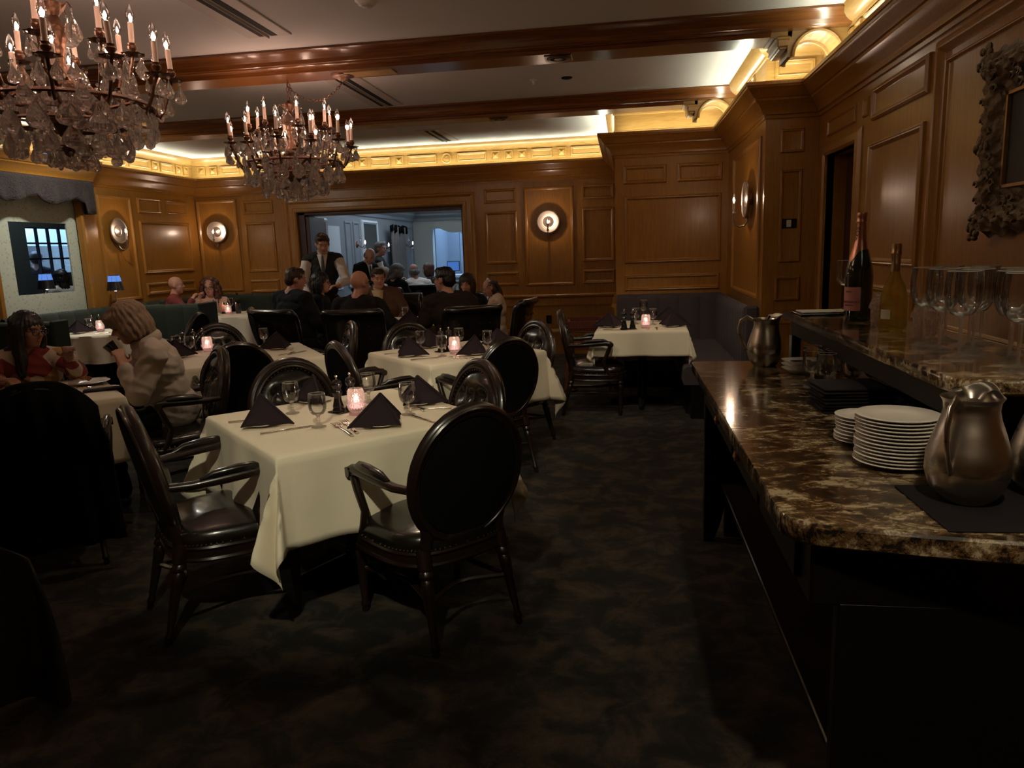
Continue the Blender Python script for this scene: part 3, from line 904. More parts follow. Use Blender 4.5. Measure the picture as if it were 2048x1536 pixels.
# ================================================================ furniture
# --- oval-backed armchair
TH = math.tan(math.radians(12))
def bk(s, z, d=0.0):
    """point on the leaning back plane: s across, z height, d forward"""
    return (s, -0.235 - (z-0.47)*TH + d, z)
def tuft(s, t, P, w=0.045):
    return sum(-math.exp(-((s-a)**2+(t-b)**2)/(w*w)) for a, b in P)
def oval_chair():
    t = thing('armchair', 'oval', 'chair')
    cz, a, b = 0.668, 0.232, 0.258
    el = [(a*math.cos(2*PI*k/40), cz+b*math.sin(2*PI*k/40)) for k in range(40)]
    mb = MB().tube([bk(s, z, 0.0) for s, z in el], 0.030, 8, True, 0.85, up=(0, -1, 0.2))
    for q, dd, r in ((1.03, 0.020, 0.009), (0.93, 0.024, 0.009), (1.03, -0.022, 0.008)):
        mb.tube([bk(s*q, cz+(z-cz)*q, dd) for s, z in el], r, 6, True)
    mb.build('back_frame', 'dark_wood', t, smooth=50)
    P = [(-0.09, 0.10), (0.0, 0.10), (0.09, 0.10), (-0.055, 0.0), (0.055, 0.0), (-0.09, -0.1), (0, -0.1), (0.09, -0.1)]
    def pad(u, v):
        th, r = 2*PI*u, v*0.90
        s, z = a*r*math.cos(th), b*r*math.sin(th)
        h = 0.045*(1-(v)**4) + 0.040*tuft(s, z, P, 0.030)
        fold = 0.018*abs(math.sin((s*9+z*9)*1.9))*abs(math.sin((s*9-z*9)*1.9))*(1-v**3)
        return bk(s, cz+z, 0.004+h+fold)
    MB().grid(pad, 44, 14, True).build('backrest', 'leather', t, smooth=70)
    mb = MB()
    for k in range(56):
        th = 2*PI*k/56
        p = bk(a*0.88*math.cos(th), cz+b*0.88*math.sin(th), 0.022)
        mb.sphere(p, 0.0042, 5, 4)
    mb.build('nailheads', 'nail', t)['kind'] = 'stuff'
    MB().prism([(a*0.93*math.cos(2*PI*k/36), b*0.93*math.sin(2*PI*k/36)) for k in range(36)], -0.024, -0.012, 'y').build('back_panel', 'black_cloth', t, smooth=30).matrix_basis = Matrix.Translation(bk(0, cz)) @ Matrix.Rotation(math.atan(TH), 4, 'X')
    def plan(th, k=1.0):
        c, s = math.cos(th), math.sin(th)
        n = 0.62
        x = 0.272*abs(c)**n*(1 if c > 0 else -1)
        y = 0.255*abs(s)**n*(1 if s > 0 else -1)
        x *= 1+0.10*(y/0.255)
        return x*k, y*k+0.0
    def seat(u, v):
        th = 2*PI*u
        if v < 0.35:
            q = v/0.35
            x, y = plan(th, 1.0-0.03*q+0.03*math.sin(PI*q))
            return (x, y, 0.385+0.06*q)
        q = (v-0.35)/0.65
        x, y = plan(th, 0.97*(1-q))
        return (x, y, 0.445+0.035*math.sin(PI/2*min(1, q*1.6)))
    MB().grid(seat, 40, 14, True).build('seat', 'leather', t, smooth=60)
    mb = MB()
    for k in range(80):
        x, y = plan(2*PI*k/80, 1.015)
        mb.sphere((x, y, 0.392), 0.0042, 5, 4)
    mb.build('nailheads', 'nail', t)['kind'] = 'stuff'
    rail = [plan(2*PI*k/40, 1.0) for k in range(40)]
    mb = MB().grid(lambda u, v: (*plan(2*PI*u, 1.0), 0.325+0.06*v), 40, 1, True)
    mb.tube([(x, y, 0.378) for x, y in rail], 0.009, 6, True).tube([(x, y, 0.330) for x, y in rail], 0.010, 6, True)
    mb.add([(*plan(2*PI*k/40, 0.99), 0.33) for k in range(40)], [tuple(range(40))])
    mb.build('seat_rail', 'dark_wood', t, smooth=40)
    lp = [(0.030, 0.40), (0.030, 0.325), (0.022, 0.318), (0.029, 0.305), (0.029, 0.295), (0.019, 0.285), (0.026, 0.27), (0.024, 0.25), (0.0135, 0.05), (0.018, 0.042), (0.018, 0.030), (0.012, 0.022), (0.015, 0.010), (0.010, 0.0)]
    def leg(x0, y0, x1, y1):
        n = len(lp)
        mb = MB()
        vs, fs = [], []
        for k, (r, z) in enumerate(lp):
            q = 1-z/0.40
            for i in range(14):
                an = 2*PI*i/14
                vs.append((x0+(x1-x0)*q+r*math.cos(an), y0+(y1-y0)*q+r*math.sin(an), z))
        for k in range(n-1):
            for i in range(14):
                fs.append((k*14+i, k*14+(i+1) % 14, (k+1)*14+(i+1) % 14, (k+1)*14+i))
        fs.append(tuple((n-1)*14+i for i in range(14)))
        return mb.add(vs, fs).build('leg', 'dark_wood', t, smooth=50)
    for sx in (-1, 1):
        leg(sx*0.235, 0.205, sx*0.235, 0.205)
        leg(sx*0.175, -0.215, sx*0.20, -0.315)
        # post from rail up to the oval
        MB().tube([(sx*0.175, -0.215, 0.34), (sx*0.165, -0.235, 0.45), bk(sx*0.185, 0.53)], [0.026, 0.024, 0.022], 8).build('back_post', 'dark_wood', t, smooth=50)
        ap = [bk(sx*0.226, 0.645, 0.01), (sx*0.255, -0.17, 0.645), (sx*0.275, -0.04, 0.655), (sx*0.282, 0.08, 0.665), (sx*0.282, 0.125, 0.655)]
        MB().tube(ap, [0.017, 0.019, 0.022, 0.024, 0.026], 8).tube([(sx*0.282-0.028, 0.125, 0.652), (sx*0.282+0.028, 0.125, 0.652)], 0.022, 10).build('arm', 'dark_wood', t, smooth=50)
        MB().tube([(sx*0.262, -0.14, 0.662), (sx*0.272, -0.09, 0.678), (sx*0.28, 0.0, 0.686), (sx*0.283, 0.06, 0.686), (sx*0.283, 0.095, 0.676)], [0.010, 0.021, 0.024, 0.023, 0.012], 8, flat=0.8).build('arm_pad', 'leather', t, smooth=70)
        MB().tube([(sx*0.282, 0.12, 0.645), (sx*0.280, 0.095, 0.58), (sx*0.272, 0.06, 0.50), (sx*0.268, 0.08, 0.43), (sx*0.262, 0.12, 0.36)], [0.020, 0.019, 0.018, 0.022, 0.026], 8).build('arm_support', 'dark_wood', t, smooth=50)
    st = []
    C = [(0.235, 0.205), (-0.235, 0.205), (-0.187, -0.265), (0.187, -0.265)]
    mb = MB()
    for k in range(4):
        p, q = Vector(C[k]), Vector(C[(k+1) % 4])
        pts = []
        for j in range(9):
            u = j/8
            m = p.lerp(q, u)*(1-0.28*math.sin(PI*u))
            pts.append((m.x, m.y, 0.20))
        mb.tube(pts, 0.011, 6)
    mb.build('stretcher', 'dark_wood', t, smooth=50)
    return t
ch0 = oval_chair()
used = [False]
def chair(x, y, deg, label, group='black oval-back armchairs'):
    """deg: compass direction (x axis = 0) the seat faces"""
    rz = math.radians(deg-90)
    if not used[0]:
        used[0] = True
        index_children(ch0)
        for c in CH[ch0.name]: CH[c.name] = []
        ch0.location, ch0.rotation_euler = (x, y, 0), (0, 0, rz)
        ch0['label'] = label
        ch0['group'] = group
        return ch0
    return dup(ch0, (x, y, 0), rz, label, group)
chair(-0.80, 2.83, 136, 'black oval-back armchair, back to us, nearest the camera')
chair(-1.72, 2.82, 44, 'black oval-back armchair at the near left side of the front white table')
chair(-1.64, 3.62, -44, 'tufted oval-back armchair facing us behind the front table, by two goblets')
chair(-0.985, 3.50, -137, 'tufted oval-back armchair at the far right side of the front table')
chair(-0.97, 4.90, 135, 'black oval-back armchair, back to us, at the second table by the aisle')
chair(-1.66, 4.84, 43, 'dark oval-back armchair seen edge-on at the left side of the second table')
chair(-1.57, 5.65, -46, 'tufted oval-back armchair behind the second table, below the seated bald man')
chair(-0.93, 5.62, -136, 'tufted oval-back armchair at the far right of the second table, by the aisle')
chair(-2.80, 4.92, 124, 'black oval-back armchair, back to us, right behind the cream-jacketed woman')
chair(-3.44, 5.88, -52, 'tufted oval-back armchair facing us behind the left-centre table and its mills')
chair(-2.62, 5.90, -148, 'glossy tufted oval-back armchair right of the left-centre table, seen nearly edge-on')
chair(-2.88, 4.24, -137, 'oval-back armchair on which the cream-jacketed woman sits')
chair(-4.95, 7.45, 184, 'tufted oval-back armchair at the end of the green booth divider')
chair(-4.10, 8.35, 40, 'black oval-back armchair at the round corner table, left of the navy-sweatered man')
chair(-0.26, 6.78, 2, 'dark oval-back armchair seen side-on, left of the table by the grey banquette')
chair(-2.97, 3.30, 128, 'oval-back armchair under a draped black coat near the left edge')

# --- leather chairs with square rolled backs
def square_chair():
    t = thing('side_chair', 'x', 'chair')
    def back(u, v):
        s = (u-0.5)*2
        z = 0.40+v*0.57
        roll = 0.05*max(0, (v-0.85)/0.15)**2
        return (s*0.27, -0.20-0.09*v+0.05*abs(s)**3-roll, z)
    def back2(u, v):
        x, y, z = back(u, v)
        return (x, y-0.07, z)
    mb = MB().grid(back, 14, 12).grid(back2, 14, 12)
    ed = [back(0, k/12) for k in range(13)]+[back(k/14, 1) for k in range(15)]+[back(1, 1-k/12) for k in range(13)]
    mb.tube([(x, y-0.035, z) for x, y, z in ed], 0.036, 8)
    mb.build('backrest', 'leather', t, smooth=60)
    mb = MB()
    for i in range(4):
        for j in range(3):
            x, y, z = back(0.2+0.2*i, 0.35+0.2*j)
            mb.sphere((x, y+0.004, z), 0.008, 6, 4)
            mb.sphere((x, y-0.075, z), 0.008, 6, 4)
    mb.build('buttons', 'leather', t)
    MB().bbox(-0.27, 0.27, -0.24, 0.27, 0.36, 0.48, 0.03).build('seat', 'leather', t, smooth=60)
    for sx in (-1, 1):
        for yy, sl in ((0.22, 0.0), (-0.22, -0.06)):
            MB().tube([(sx*0.23, yy, 0.37), (sx*0.23, yy+sl, 0.0)], [0.025, 0.016], 4).build('leg', 'black_wood', t, smooth=0)
    return t
sq0 = square_chair()
index_children(sq0)
for c in CH[sq0.name]: CH[c.name] = []
def sq(x, y, deg, label, first=[True], loc_only=False):
    rz = math.radians(deg-90)
    if first[0]:
        first[0] = False
        sq0.location, sq0.rotation_euler = (x, y, 0), (0, 0, rz)
        sq0['label'], sq0['group'] = label, 'black square-backed leather chairs'
        return sq0
    return dup(sq0, (x, y, 0), rz, label, 'black square-backed leather chairs')
sq(-2.60, 7.02, 95, 'black leather chair with rolled top on which the seated bald man sits')
sq(-3.40, 7.25, 70, 'black leather chair with rolled top behind the navy-sweatered man')
sq(-1.60, 7.10, 125, 'black leather chair with rolled top under the man with glasses and brown sweater')
sq(-1.33, 7.75, 172, 'black leather chair seen edge-on beside the girl in the cream dress')
sq(-3.60, 8.15, 10, 'black leather chair under the dark-haired woman by the waiter')
sq(-2.85, 8.95, -85, 'black leather chair under the man in the brown jacket')
sq(-2.00, 8.90, -110, 'black leather chair under the smiling woman')
sq(-3.42, 12.25, 95, 'black leather chair in the next room behind the white-shirted man')
sq(-3.62, 11.35, 80, 'black leather chair in the next room under the grey-haired diner in black')

# --- tables
def drape(cx, cy, hx, hy, drop, ang, ztop, seed, sink=1.0):
    rnd = random.Random(seed)
    ph = [rnd.uniform(0, 6) for _ in range(8)]
    nx = ny = 56
    X, Y = hx+drop, hy+drop
    def f(u, v):
        a, b = (u*2-1)*X, (v*2-1)*Y
        ea, eb = max(0, abs(a)-hx), max(0, abs(b)-hy)
        sa, sb = (1 if a > 0 else -1), (1 if b > 0 else -1)
        if ea == 0 and eb == 0:
            x, y, z = a, b, ztop + 0.0012*math.sin(a*9+ph[0])*math.sin(b*8+ph[1])
            edge = min(hx-abs(a), hy-abs(b))
            if edge < 0.012: z -= 0.004*(1-edge/0.012)
        elif ea > 0 and eb > 0:
            r = math.hypot(ea, eb)
            th = math.atan2(eb, ea)
            k = 0.23-0.13*math.cos(8*th)+0.03*math.sin(th*4+ph[int(sa+1)])
            rho = r*k
            h = math.sqrt(max(0, r*r-rho*rho))*sink
            x = sa*(hx+rho*math.cos(th)+0.02*math.sin(h*9+ph[2])*math.sin(2*th)*h*2)
            y = sb*(hy+rho*math.sin(th)+0.02*math.cos(h*8+ph[3])*math.sin(2*th)*h*2)
            z = ztop-0.004-h
        elif ea > 0:
            wv = 0.016*math.sin(b*11+ph[4]+sa)+0.010*math.sin(b*23+ph[5])
            x, y, z = sa*(hx+ea*0.09+wv*min(1, ea/0.2)*(1-(abs(b)/hy)**4)), b, ztop-0.004-ea*0.995
        else:
            wv = 0.016*math.sin(a*11+ph[6]+sb)+0.010*math.sin(a*23+ph[7])
            x, y, z = a, sb*(hy+eb*0.09+wv*min(1, eb/0.2)*(1-(abs(a)/hx)**4)), ztop-0.004-eb*0.995
        return (x, y, z)
    # non-uniform grid so that the table edge is crisp
    def axis(h, X, n):
        A = [-X, -h-0.004, -h+0.010, h-0.010, h+0.004, X]
        N = [n//4, 1, n//2, 1, n//4]
        o = []
        for k in range(5):
            for j in range(N[k]): o.append(A[k]+(A[k+1]-A[k])*j/N[k])
        o.append(X)
        return o
    ax, ay = axis(hx, X, 48), axis(hy, Y, 48)
    vs, fs = [], []
    R = Matrix.Translation((cx, cy, 0)) @ Matrix.Rotation(math.radians(ang), 4, 'Z')
    for a in ax:
        for b in ay:
            vs.append(tuple(f((a/X+1)/2, (b/Y+1)/2)))
    W = len(ay)
    for i in range(len(ax)-1):
        for j in range(W-1):
            fs.append((i*W+j, (i+1)*W+j, (i+1)*W+j+1, i*W+j+1))
    o = MB().add(vs, fs).build('tablecloth', 'cloth', None, smooth=80)
    o.matrix_world = R
    o.modifiers.new('s', 'SOLIDIFY').thickness = 0.003
    return o
def table_base(cx, cy, ang, hx, hy, lab, rnd=False):
    t = thing('dining_table', lab, 'table', (cx, cy, 0), math.radians(ang))
    if rnd: MB().lathe([(hx-0.01, 0.725), (hx, 0.73), (hx, 0.748), (hx-0.01, 0.752)], seg=40).build('tabletop', 'black_wood', t)
    else: MB().bbox(-hx+0.006, hx-0.006, -hy+0.006, hy-0.006, 0.725, 0.752, 0.005).build('tabletop', 'black_wood', t)
    MB().lathe([(0.06, 0.05), (0.045, 0.09), (0.04, 0.14), (0.04, 0.68), (0.10, 0.724)], seg=20).build('pedestal', 'black_wood', t)
    mb = MB()
    for k in range(4):
        c, s = math.cos(k*PI/2), math.sin(k*PI/2)
        mb.tube([(0, 0, 0.055), (0.30*c, 0.30*s, 0.02)], [0.04, 0.02], 6)
    mb.build('base', 'black_wood', t, smooth=50)
    return t
ZT = 0.758
def sq_table(cx, cy, ang, hx, hy, drop, seed, clab, tlab):
    table_base(cx, cy, ang, hx, hy, tlab)
    o = drape(cx, cy, hx, hy, drop, ang, ZT, seed)
    tag(o, clab, 'tablecloth', 'white tablecloths')
    return o
def round_cloth(cx, cy, r, drop, seed, lab, tlab):
    table_base(cx, cy, 0, r, r, tlab, True)
    rnd = random.Random(seed)
    p = rnd.uniform(0, 6)
    def f(u, v):
        th = 2*PI*u
        if v < 0.4:
            q = v/0.4*r
            return (cx+q*math.cos(th), cy+q*math.sin(th), ZT)
        q = (v-0.4)/0.6*drop
        k = r+0.006+q*0.10+0.035*(q/drop)*math.sin(11*th+p)+0.012*(q/drop)*math.sin(19*th)
        return (cx+k*math.cos(th), cy+k*math.sin(th), ZT-0.003-q)
    vs = MB().grid(f, 90, 20, True)
    o = vs.build('tablecloth', 'cloth', None, smooth=80)
    tag(o, lab, 'tablecloth', 'white tablecloths')
    return o
sq_table(-1.31, 3.235, 45, 0.505, 0.505, 0.36, 1, 'white cloth on the nearest table, a corner hanging low at its front', 'nearest dining table, under a long white cloth')
sq_table(-1.285, 5.45, 44, 0.495, 0.495, 0.37, 5, 'white cloth on the second table from the front, beside the aisle', 'second dining table from the front, beside the aisle')
sq_table(-2.98, 5.46, 35, 0.50, 0.55, 0.36, 8, 'white cloth on the left-centre table between four oval chairs', 'left-centre dining table between four oval chairs')
sq_table(-3.51, 3.75, 45, 0.485, 0.485, 0.37, 3, 'white cloth on the table the two women share at the left', 'dining table the two women share at the left')
sq_table(0.155, 7.08, -2, 0.41, 0.50, 0.22, 4, 'white cloth on the table by the grey banquette', 'pedestal table by the grey banquette')
round_cloth(-5.80, 7.50, 0.46, 0.30, 1, 'round white cloth on the small table in the green booth', 'small round table in the green booth')
round_cloth(-5.38, 9.66, 0.60, 0.42, 2, 'round white cloth before the curly-haired woman in the corner', 'round corner table of the curly-haired woman')
round_cloth(-2.50, 7.95, 0.70, 0.42, 3, 'round white cloth on the crowded table below the opening', 'crowded round table below the opening')
round_cloth(-2.95, 12.85, 0.55, 0.42, 4, 'white cloth on the table seen through the opening', 'table seen through the opening')

# --- banquettes
def channel_back(t, path, h0, h1, w, m, thick=0.11, side=1, r=0.035):
    """upright padded channels along a path; each one a part"""
    P = [Vector(p) for p in path]
    L = [0]
    for i in range(len(P)-1): L.append(L[-1]+(P[i+1]-P[i]).length)
    n = max(1, round(L[-1]/w))
    def at(d):
        for i in range(len(P)-1):
            if d <= L[i+1]+1e-6:
                q = (d-L[i])/(L[i+1]-L[i])
                return P[i].lerp(P[i+1], q), (P[i+1]-P[i]).normalized()
        return P[-1], (P[-1]-P[-2]).normalized()
    for k in range(n):
        a, b = L[-1]*k/n, L[-1]*(k+1)/n
        def f(u, v):
            p, d = at(a+(b-a)*u)
            nn = Vector((-d.y, d.x))*side
            bul = math.sin(PI*u)**0.5 if 0 < u < 1 else 0
            if v < 0.75:
                z = h0+(h1-0.06-h0)*v/0.75
                off = thick-0.02+0.02*bul
            else:
                q = (v-0.75)/0.25*PI/2*1.9
                z = h1-0.06+0.055*math.sin(min(q, PI/2)) + 0.004*bul - (0.05*max(0, q-PI/2))
                off = (thick-0.02+0.02*bul)*(0.55+0.45*math.cos(min(q, PI/2))) if q < PI/2 else (thick*0.5)*(1-(q-PI/2)/1.45)
            return (p.x+nn.x*off, p.y+nn.y*off, z)
        MB().grid(f, 8, 16).build('channel', m, t, smooth=80)
def ribbon(t, name, path, d0, d1, z0, z1, m, side=1):
    P = [(p[0], p[1]) for p in path]
    prof = [(d0, z0), (d1, z0), (d1, z1-0.03), (d1-0.01, z1-0.01), (d1-0.03, z1), (d0, z1)]
    return sweep(name, P, prof, m, t, right=(side < 0))
g = thing('banquette', 'long grey velvet corner banquette with upright channels', 'banquette', (0, 0, 0))
channel_back(g, [(1.04, 8.45), (-0.09, 8.45)], 0.44, 0.975, 0.235, 'banquette_grey', 0.13)
channel_back(g, [(1.10, 6.42), (1.10, 8.40)], 0.44, 0.975, 0.135, 'banquette_grey', 0.13)
gp = [(1.10, 6.42), (1.10, 8.44), (-0.09, 8.44)]
ribbon(g, 'seat', gp, 0.10, 0.60, 0.30, 0.46, 'banquette_grey')
ribbon(g, 'base', gp, 0.02, 0.54, 0.0, 0.30, 'black_wood')
MB().bbox(0.985, 1.105, 6.385, 6.42, 0.0, 0.975, 0.02).build('end_panel', 'banquette_grey', g)
g = thing('banquette', 'green channelled booth below the papered recess, round the small table', 'banquette', (0, 0, 0))
gp = [(-5.10, 8.42), (-6.0, 8.42), (-6.18, 8.36), (-6.30, 8.2), (-6.33, 8.0), (-6.33, 6.62)]
channel_back(g, gp, 0.44, 1.0, 0.24, 'banquette_green', 0.13)
ribbon(g, 'seat', [(-5.10, 8.42), (-6.33, 8.42), (-6.33, 6.62)], 0.10, 0.55, 0.30, 0.46, 'banquette_green')
ribbon(g, 'base', [(-5.10, 8.42), (-6.33, 8.42), (-6.33, 6.62)], 0.02, 0.5, 0.0, 0.30, 'black_wood')
MB().bbox(-5.10, -5.065, 8.22, 8.62, 0.0, 1.005, 0.012).build('end_panel', 'banquette_green', g)
g = thing('banquette', 'green booth behind the dark-haired woman at the left edge', 'banquette', (0, 0, 0))
gp = [(-5.55, 6.58), (-6.33, 6.58), (-6.33, 4.6)]
channel_back(g, gp[:2], 0.44, 0.97, 0.24, 'banquette_green', 0.12)
channel_back(g, gp[1:], 0.44, 0.97, 0.24, 'banquette_green', 0.12)
ribbon(g, 'seat', gp, 0.10, 0.55, 0.30, 0.46, 'banquette_green')
ribbon(g, 'base', gp, 0.02, 0.5, 0.0, 0.30, 'black_wood')
MB().bbox(-5.55, -5.51, 6.40, 6.62, 0.0, 0.98, 0.012).build('end_panel', 'banquette_green', g)
g = thing('banquette', 'green corner booth behind the curly-haired woman and the bald man', 'banquette', (0, 0, 0))
gp = [(-4.98, 10.56), (-6.38, 10.56), (-6.38, 8.70)]
channel_back(g, gp[:2], 0.44, 1.0, 0.26, 'banquette_green', 0.13)
channel_back(g, gp[1:], 0.44, 1.0, 0.26, 'banquette_green', 0.13)
channel_back(g, [(-6.30, 8.43), (-5.11, 8.43)], 0.44, 0.98, 0.26, 'banquette_green', 0.12)
ribbon(g, 'seat', gp, 0.10, 0.55, 0.30, 0.46, 'banquette_green')
ribbon(g, 'base', gp, 0.02, 0.5, 0.0, 0.30, 'black_wood')
MB().bbox(-6.30, -5.11, 8.50, 9.0, 0.30, 0.46, 0.02).build('seat', 'banquette_green', g)

# --- high chair beside the banquette table
t = thing('high_chair', 'dark red wooden high chair standing behind the armchair by the wall', 'high chair', (-0.42, 7.95, 0), 0.1)
L4 = [(-0.24, -0.20), (0.24, -0.20), (-0.24, 0.20), (0.24, 0.20)]
for x, y in L4:
    MB().tube([(x, y, 0), (x*0.70, y*0.75, 0.74)], 0.020, 4).build('leg', 'wood_red', t, smooth=0)
for z, k in ((0.12, 0.95), (0.45, 0.82)):
    for sx in (-1, 1): MB().box(sx*0.24*k-0.012, sx*0.24*k+0.012, -0.19*k, 0.19*k, z-0.02, z+0.02).build('side_rail', 'wood_red', t, smooth=0)
    for sy in (-1, 1): MB().box(-0.23*k, 0.23*k, sy*0.195*k-0.010, sy*0.195*k+0.010, z-0.02, z+0.02).build('cross_rail', 'wood_red', t, smooth=0)
MB().bbox(-0.18, 0.18, -0.15, 0.15, 0.46, 0.485, 0.005).build('seat', 'wood_red', t)
MB().bbox(-0.19, 0.19, -0.19, -0.165, 0.66, 0.74, 0.005).build('front_bar', 'wood_red', t)
MB().bbox(-0.19, 0.19, 0.145, 0.17, 0.60, 0.76, 0.005).build('backrest', 'wood_red', t)
for sx in (-1, 1): MB().bbox(sx*0.18-0.012, sx*0.18+0.012, -0.17, 0.15, 0.70, 0.74, 0.004).build('arm', 'wood_red', t)

# --- sideboard
sb = thing('sideboard', 'black sideboard carrying the granite counter, with glass drawer knobs and a lower shelf', 'sideboard', (0, 0, 0))
def lg(y):
    # flat cut-out leg seen from the aisle
    poly = [(0.39, 0.0), (0.39, 0.84), (0.60, 0.84), (0.60, 0.70), (0.545, 0.64), (0.505, 0.56), (0.52, 0.46), (0.515, 0.34), (0.495, 0.20), (0.465, 0.08), (0.435, 0.0)]
    return MB().prism(poly, y-0.03, y+0.03, 'y').build('leg', 'black_wood', sb, smooth=0)
lg(3.70)

MB().bbox(0.40, 1.30, 1.60, 3.82, 0.70, 0.848, 0.006).build('apron', 'black_wood', sb)
for k, (ya, yb) in enumerate(((3.26, 3.66), (2.74, 3.22), (2.20, 2.70), (1.70, 2.16))):
    d = MB().bbox(0.388, 0.402, ya, yb, 0.72, 0.838, 0.004).build('drawer', 'black_wood', sb)
    if k in (1, 2):
        MB().lathe([(0.006, 0), (0.006, 0.01), (0.014, 0.016), (0.02, 0.024), (0.018, 0.034), (0.001, 0.04)], seg=8).build('knob', 'gilt_bright', d, smooth=0).matrix_basis = Matrix.Translation((0.390, (ya+yb)/2, 0.80)) @ Matrix.Rotation(-PI/2, 4, 'Y')
MB().bbox(0.47, 1.28, 1.66, 3.74, 0.29, 0.315, 0.004).build('shelf', 'shelf_lacquer', sb)
MB().bbox(1.26, 1.30, 1.60, 3.82, 0.0, 0.70, 0.005).build('back_panel', 'black_wood', sb)
MB().bbox(0.46, 1.28, 1.60, 1.64, 0.0, 0.71, 0.005).build('end_panel', 'black_wood', sb)
MB().bbox(0.50, 1.28, 3.74, 3.78, 0.0, 0.71, 0.005).build('end_panel', 'black_wood', sb)
def slab(poly, z0, z1, name, b=0.006):
    n = len(poly)
    c = Vector((sum(p[0] for p in poly)/n, sum(p[1] for p in poly)/n))
    def ins(q): return [((p[0]-c.x)*(1-q/abs((Vector(p)-c).length))+c.x, (p[1]-c.y)*(1-q/abs((Vector(p)-c).length))+c.y) for p in poly]
    R = [(ins(b), z0), (poly, z0+b), (poly, z1-b), (ins(b), z1)]
    vs = [(x, y, z) for P, z in R for x, y in P]
    fs = [tuple(range(n-1, -1, -1)), tuple(range(3*n, 4*n))]
    for k in range(3):
        fs += [(k*n+i, k*n+(i+1) % n, (k+1)*n+(i+1) % n, (k+1)*n+i) for i in range(n)]
    return MB().add(vs, fs).build(name, 'granite', None, smooth=40)
gr = slab([(0.34, 1.66), (0.345, 1.63), (0.365, 1.598), (0.41, 1.565), (0.60, 1.525), (1.0, 1.46), (1.34, 1.44), (1.34, 3.885), (0.355, 3.885), (0.34, 3.87)], 0.85, 0.90, 'countertop')
tag(gr, 'long polished brown and black granite counter along the right', 'counter')
us = thing('raised_shelf', 'raised granite shelf above the counter, holding bottles and wine glasses', 'shelf', (0, 0, 0))
o = slab([(0.80, 2.0), (0.805, 1.965), (0.83, 1.935), (0.90, 1.90), (1.17, 1.87), (1.19, 1.87), (1.19, 3.965), (0.81, 3.965), (0.80, 3.95)], 1.112, 1.15, 'granite_top')
o.parent = us
MB().bbox(0.835, 1.18, 1.98, 3.92, 1.03, 1.112, 0.004).build('apron', 'matte_black', us)
MB().bbox(0.83, 0.875, 3.86, 3.925, 0.90, 1.03, 0.004).build('post', 'black_wood', us)
MB().bbox(1.12, 1.18, 3.86, 3.925, 0.90, 1.03, 0.004).build('post', 'black_wood', us)
MB().bbox(1.14, 1.18, 1.98, 3.86, 0.90, 1.03, 0.003).build('back_panel', 'shelf_lacquer', us)
MB().bbox(0.90, 0.945, 1.985, 2.05, 0.90, 1.03, 0.004).build('post', 'black_wood', us)

# --- picture on the right wall
pf = thing('framed_painting', 'dark portrait painting in an ornate carved gilt frame on the right wall', 'painting', (1.49, 0, 0))
py0, py1, pz0, pz1 = 2.35, 3.41, 1.51, 2.20
def frame_side(a0, a1, b0, b1, hor):
    def f(u, v):
        L = a1-a0
        a = a0+L*u
        sc = 1+0.0
        wob = 0.010*math.sin(a*55)+0.012*math.cos(a*21)
        q = v
        prof = 0.045*math.sin(PI*min(1, q*1.5))**0.7 + 0.012*math.sin(q*22)*math.sin(a*60) if 0 < q < 1 else 0.0
        w = b0+(b1-b0)*q
        if q == 0: w += (1 if b0 < b1 else -1)*(-0.012-wob)
        x = -0.012-prof
        return (x, a, w) if hor else (x, w, a)
    n = int((a1-a0)/0.012)
    return MB().grid(f, n, 14)
W_ = 0.165
for args in ((py0, py1, pz0, pz0+W_, True), (py0, py1, pz1, pz1-W_, True), (pz0, pz1, py1, py1-W_, False), (pz0, pz1, py0, py0+W_, False)):
    frame_side(*args).build('frame_rail', 'gilt', pf, smooth=60)
mb = MB()
rnd = random.Random(5)
for c in ((py1-0.02, pz0+0.02), (py1-0.02, pz1-0.02), (py0+0.02, pz0+0.02), (py0+0.02, pz1-0.02), (py1-0.03, (pz0+pz1)/2), ((py0+py1)/2, pz0+0.03), ((py0+py1)/2, pz1-0.03)):
    for k in range(26):
        a, r = rnd.uniform(0, 6.28), rnd.uniform(0.0, 0.055)
        mb.sphere((-0.045-rnd.uniform(0, 0.012), c[0]+r*math.cos(a), c[1]+r*math.sin(a)), (0.012, rnd.uniform(0.008, 0.02), rnd.uniform(0.008, 0.02)), 7, 5)
for k in range(150):
    s_ = rnd.random()
    if rnd.random() < 0.5: p = (py0+(py1-py0)*s_, rnd.choice((pz0, pz1-W_))+rnd.uniform(0.005, W_-0.04))
    else: p = (rnd.choice((py0, py1-W_))+rnd.uniform(0.02, W_-0.005), pz0+(pz1-pz0)*s_)
    mb.tube([(-0.05, p[0]+0.018*math.cos(q*1.1), p[1]+0.018*math.sin(q*1.1)*(1-q*0.12)) for q in range(5)], 0.006, 5)
mb.build('carving', 'gilt', pf, smooth=60)['kind'] = 'stuff'
MB().box(-0.03, -0.012, py1-W_-0.012, py1-W_, pz0+W_, pz1-W_).box(-0.03, -0.012, py0+W_, py0+W_+0.012, pz0+W_, pz1-W_).box(-0.03, -0.012, py0+W_, py1-W_, pz0+W_, pz0+W_+0.012).box(-0.03, -0.012, py0+W_, py1-W_, pz1-W_-0.012, pz1-W_).build('slip', 'gilt_bright', pf, smooth=0)
cvs = MB().box(-0.015, -0.012, py0+W_, py1-W_, pz0+W_, pz1-W_).build('canvas', 'canvas', pf, smooth=0)
MB().box(0.0, 0.02, py0+0.05, py1-0.05, pz0+0.05, pz1-0.05).build('backing', 'black_wood', pf, smooth=0)
yc = (py0+py1)/2
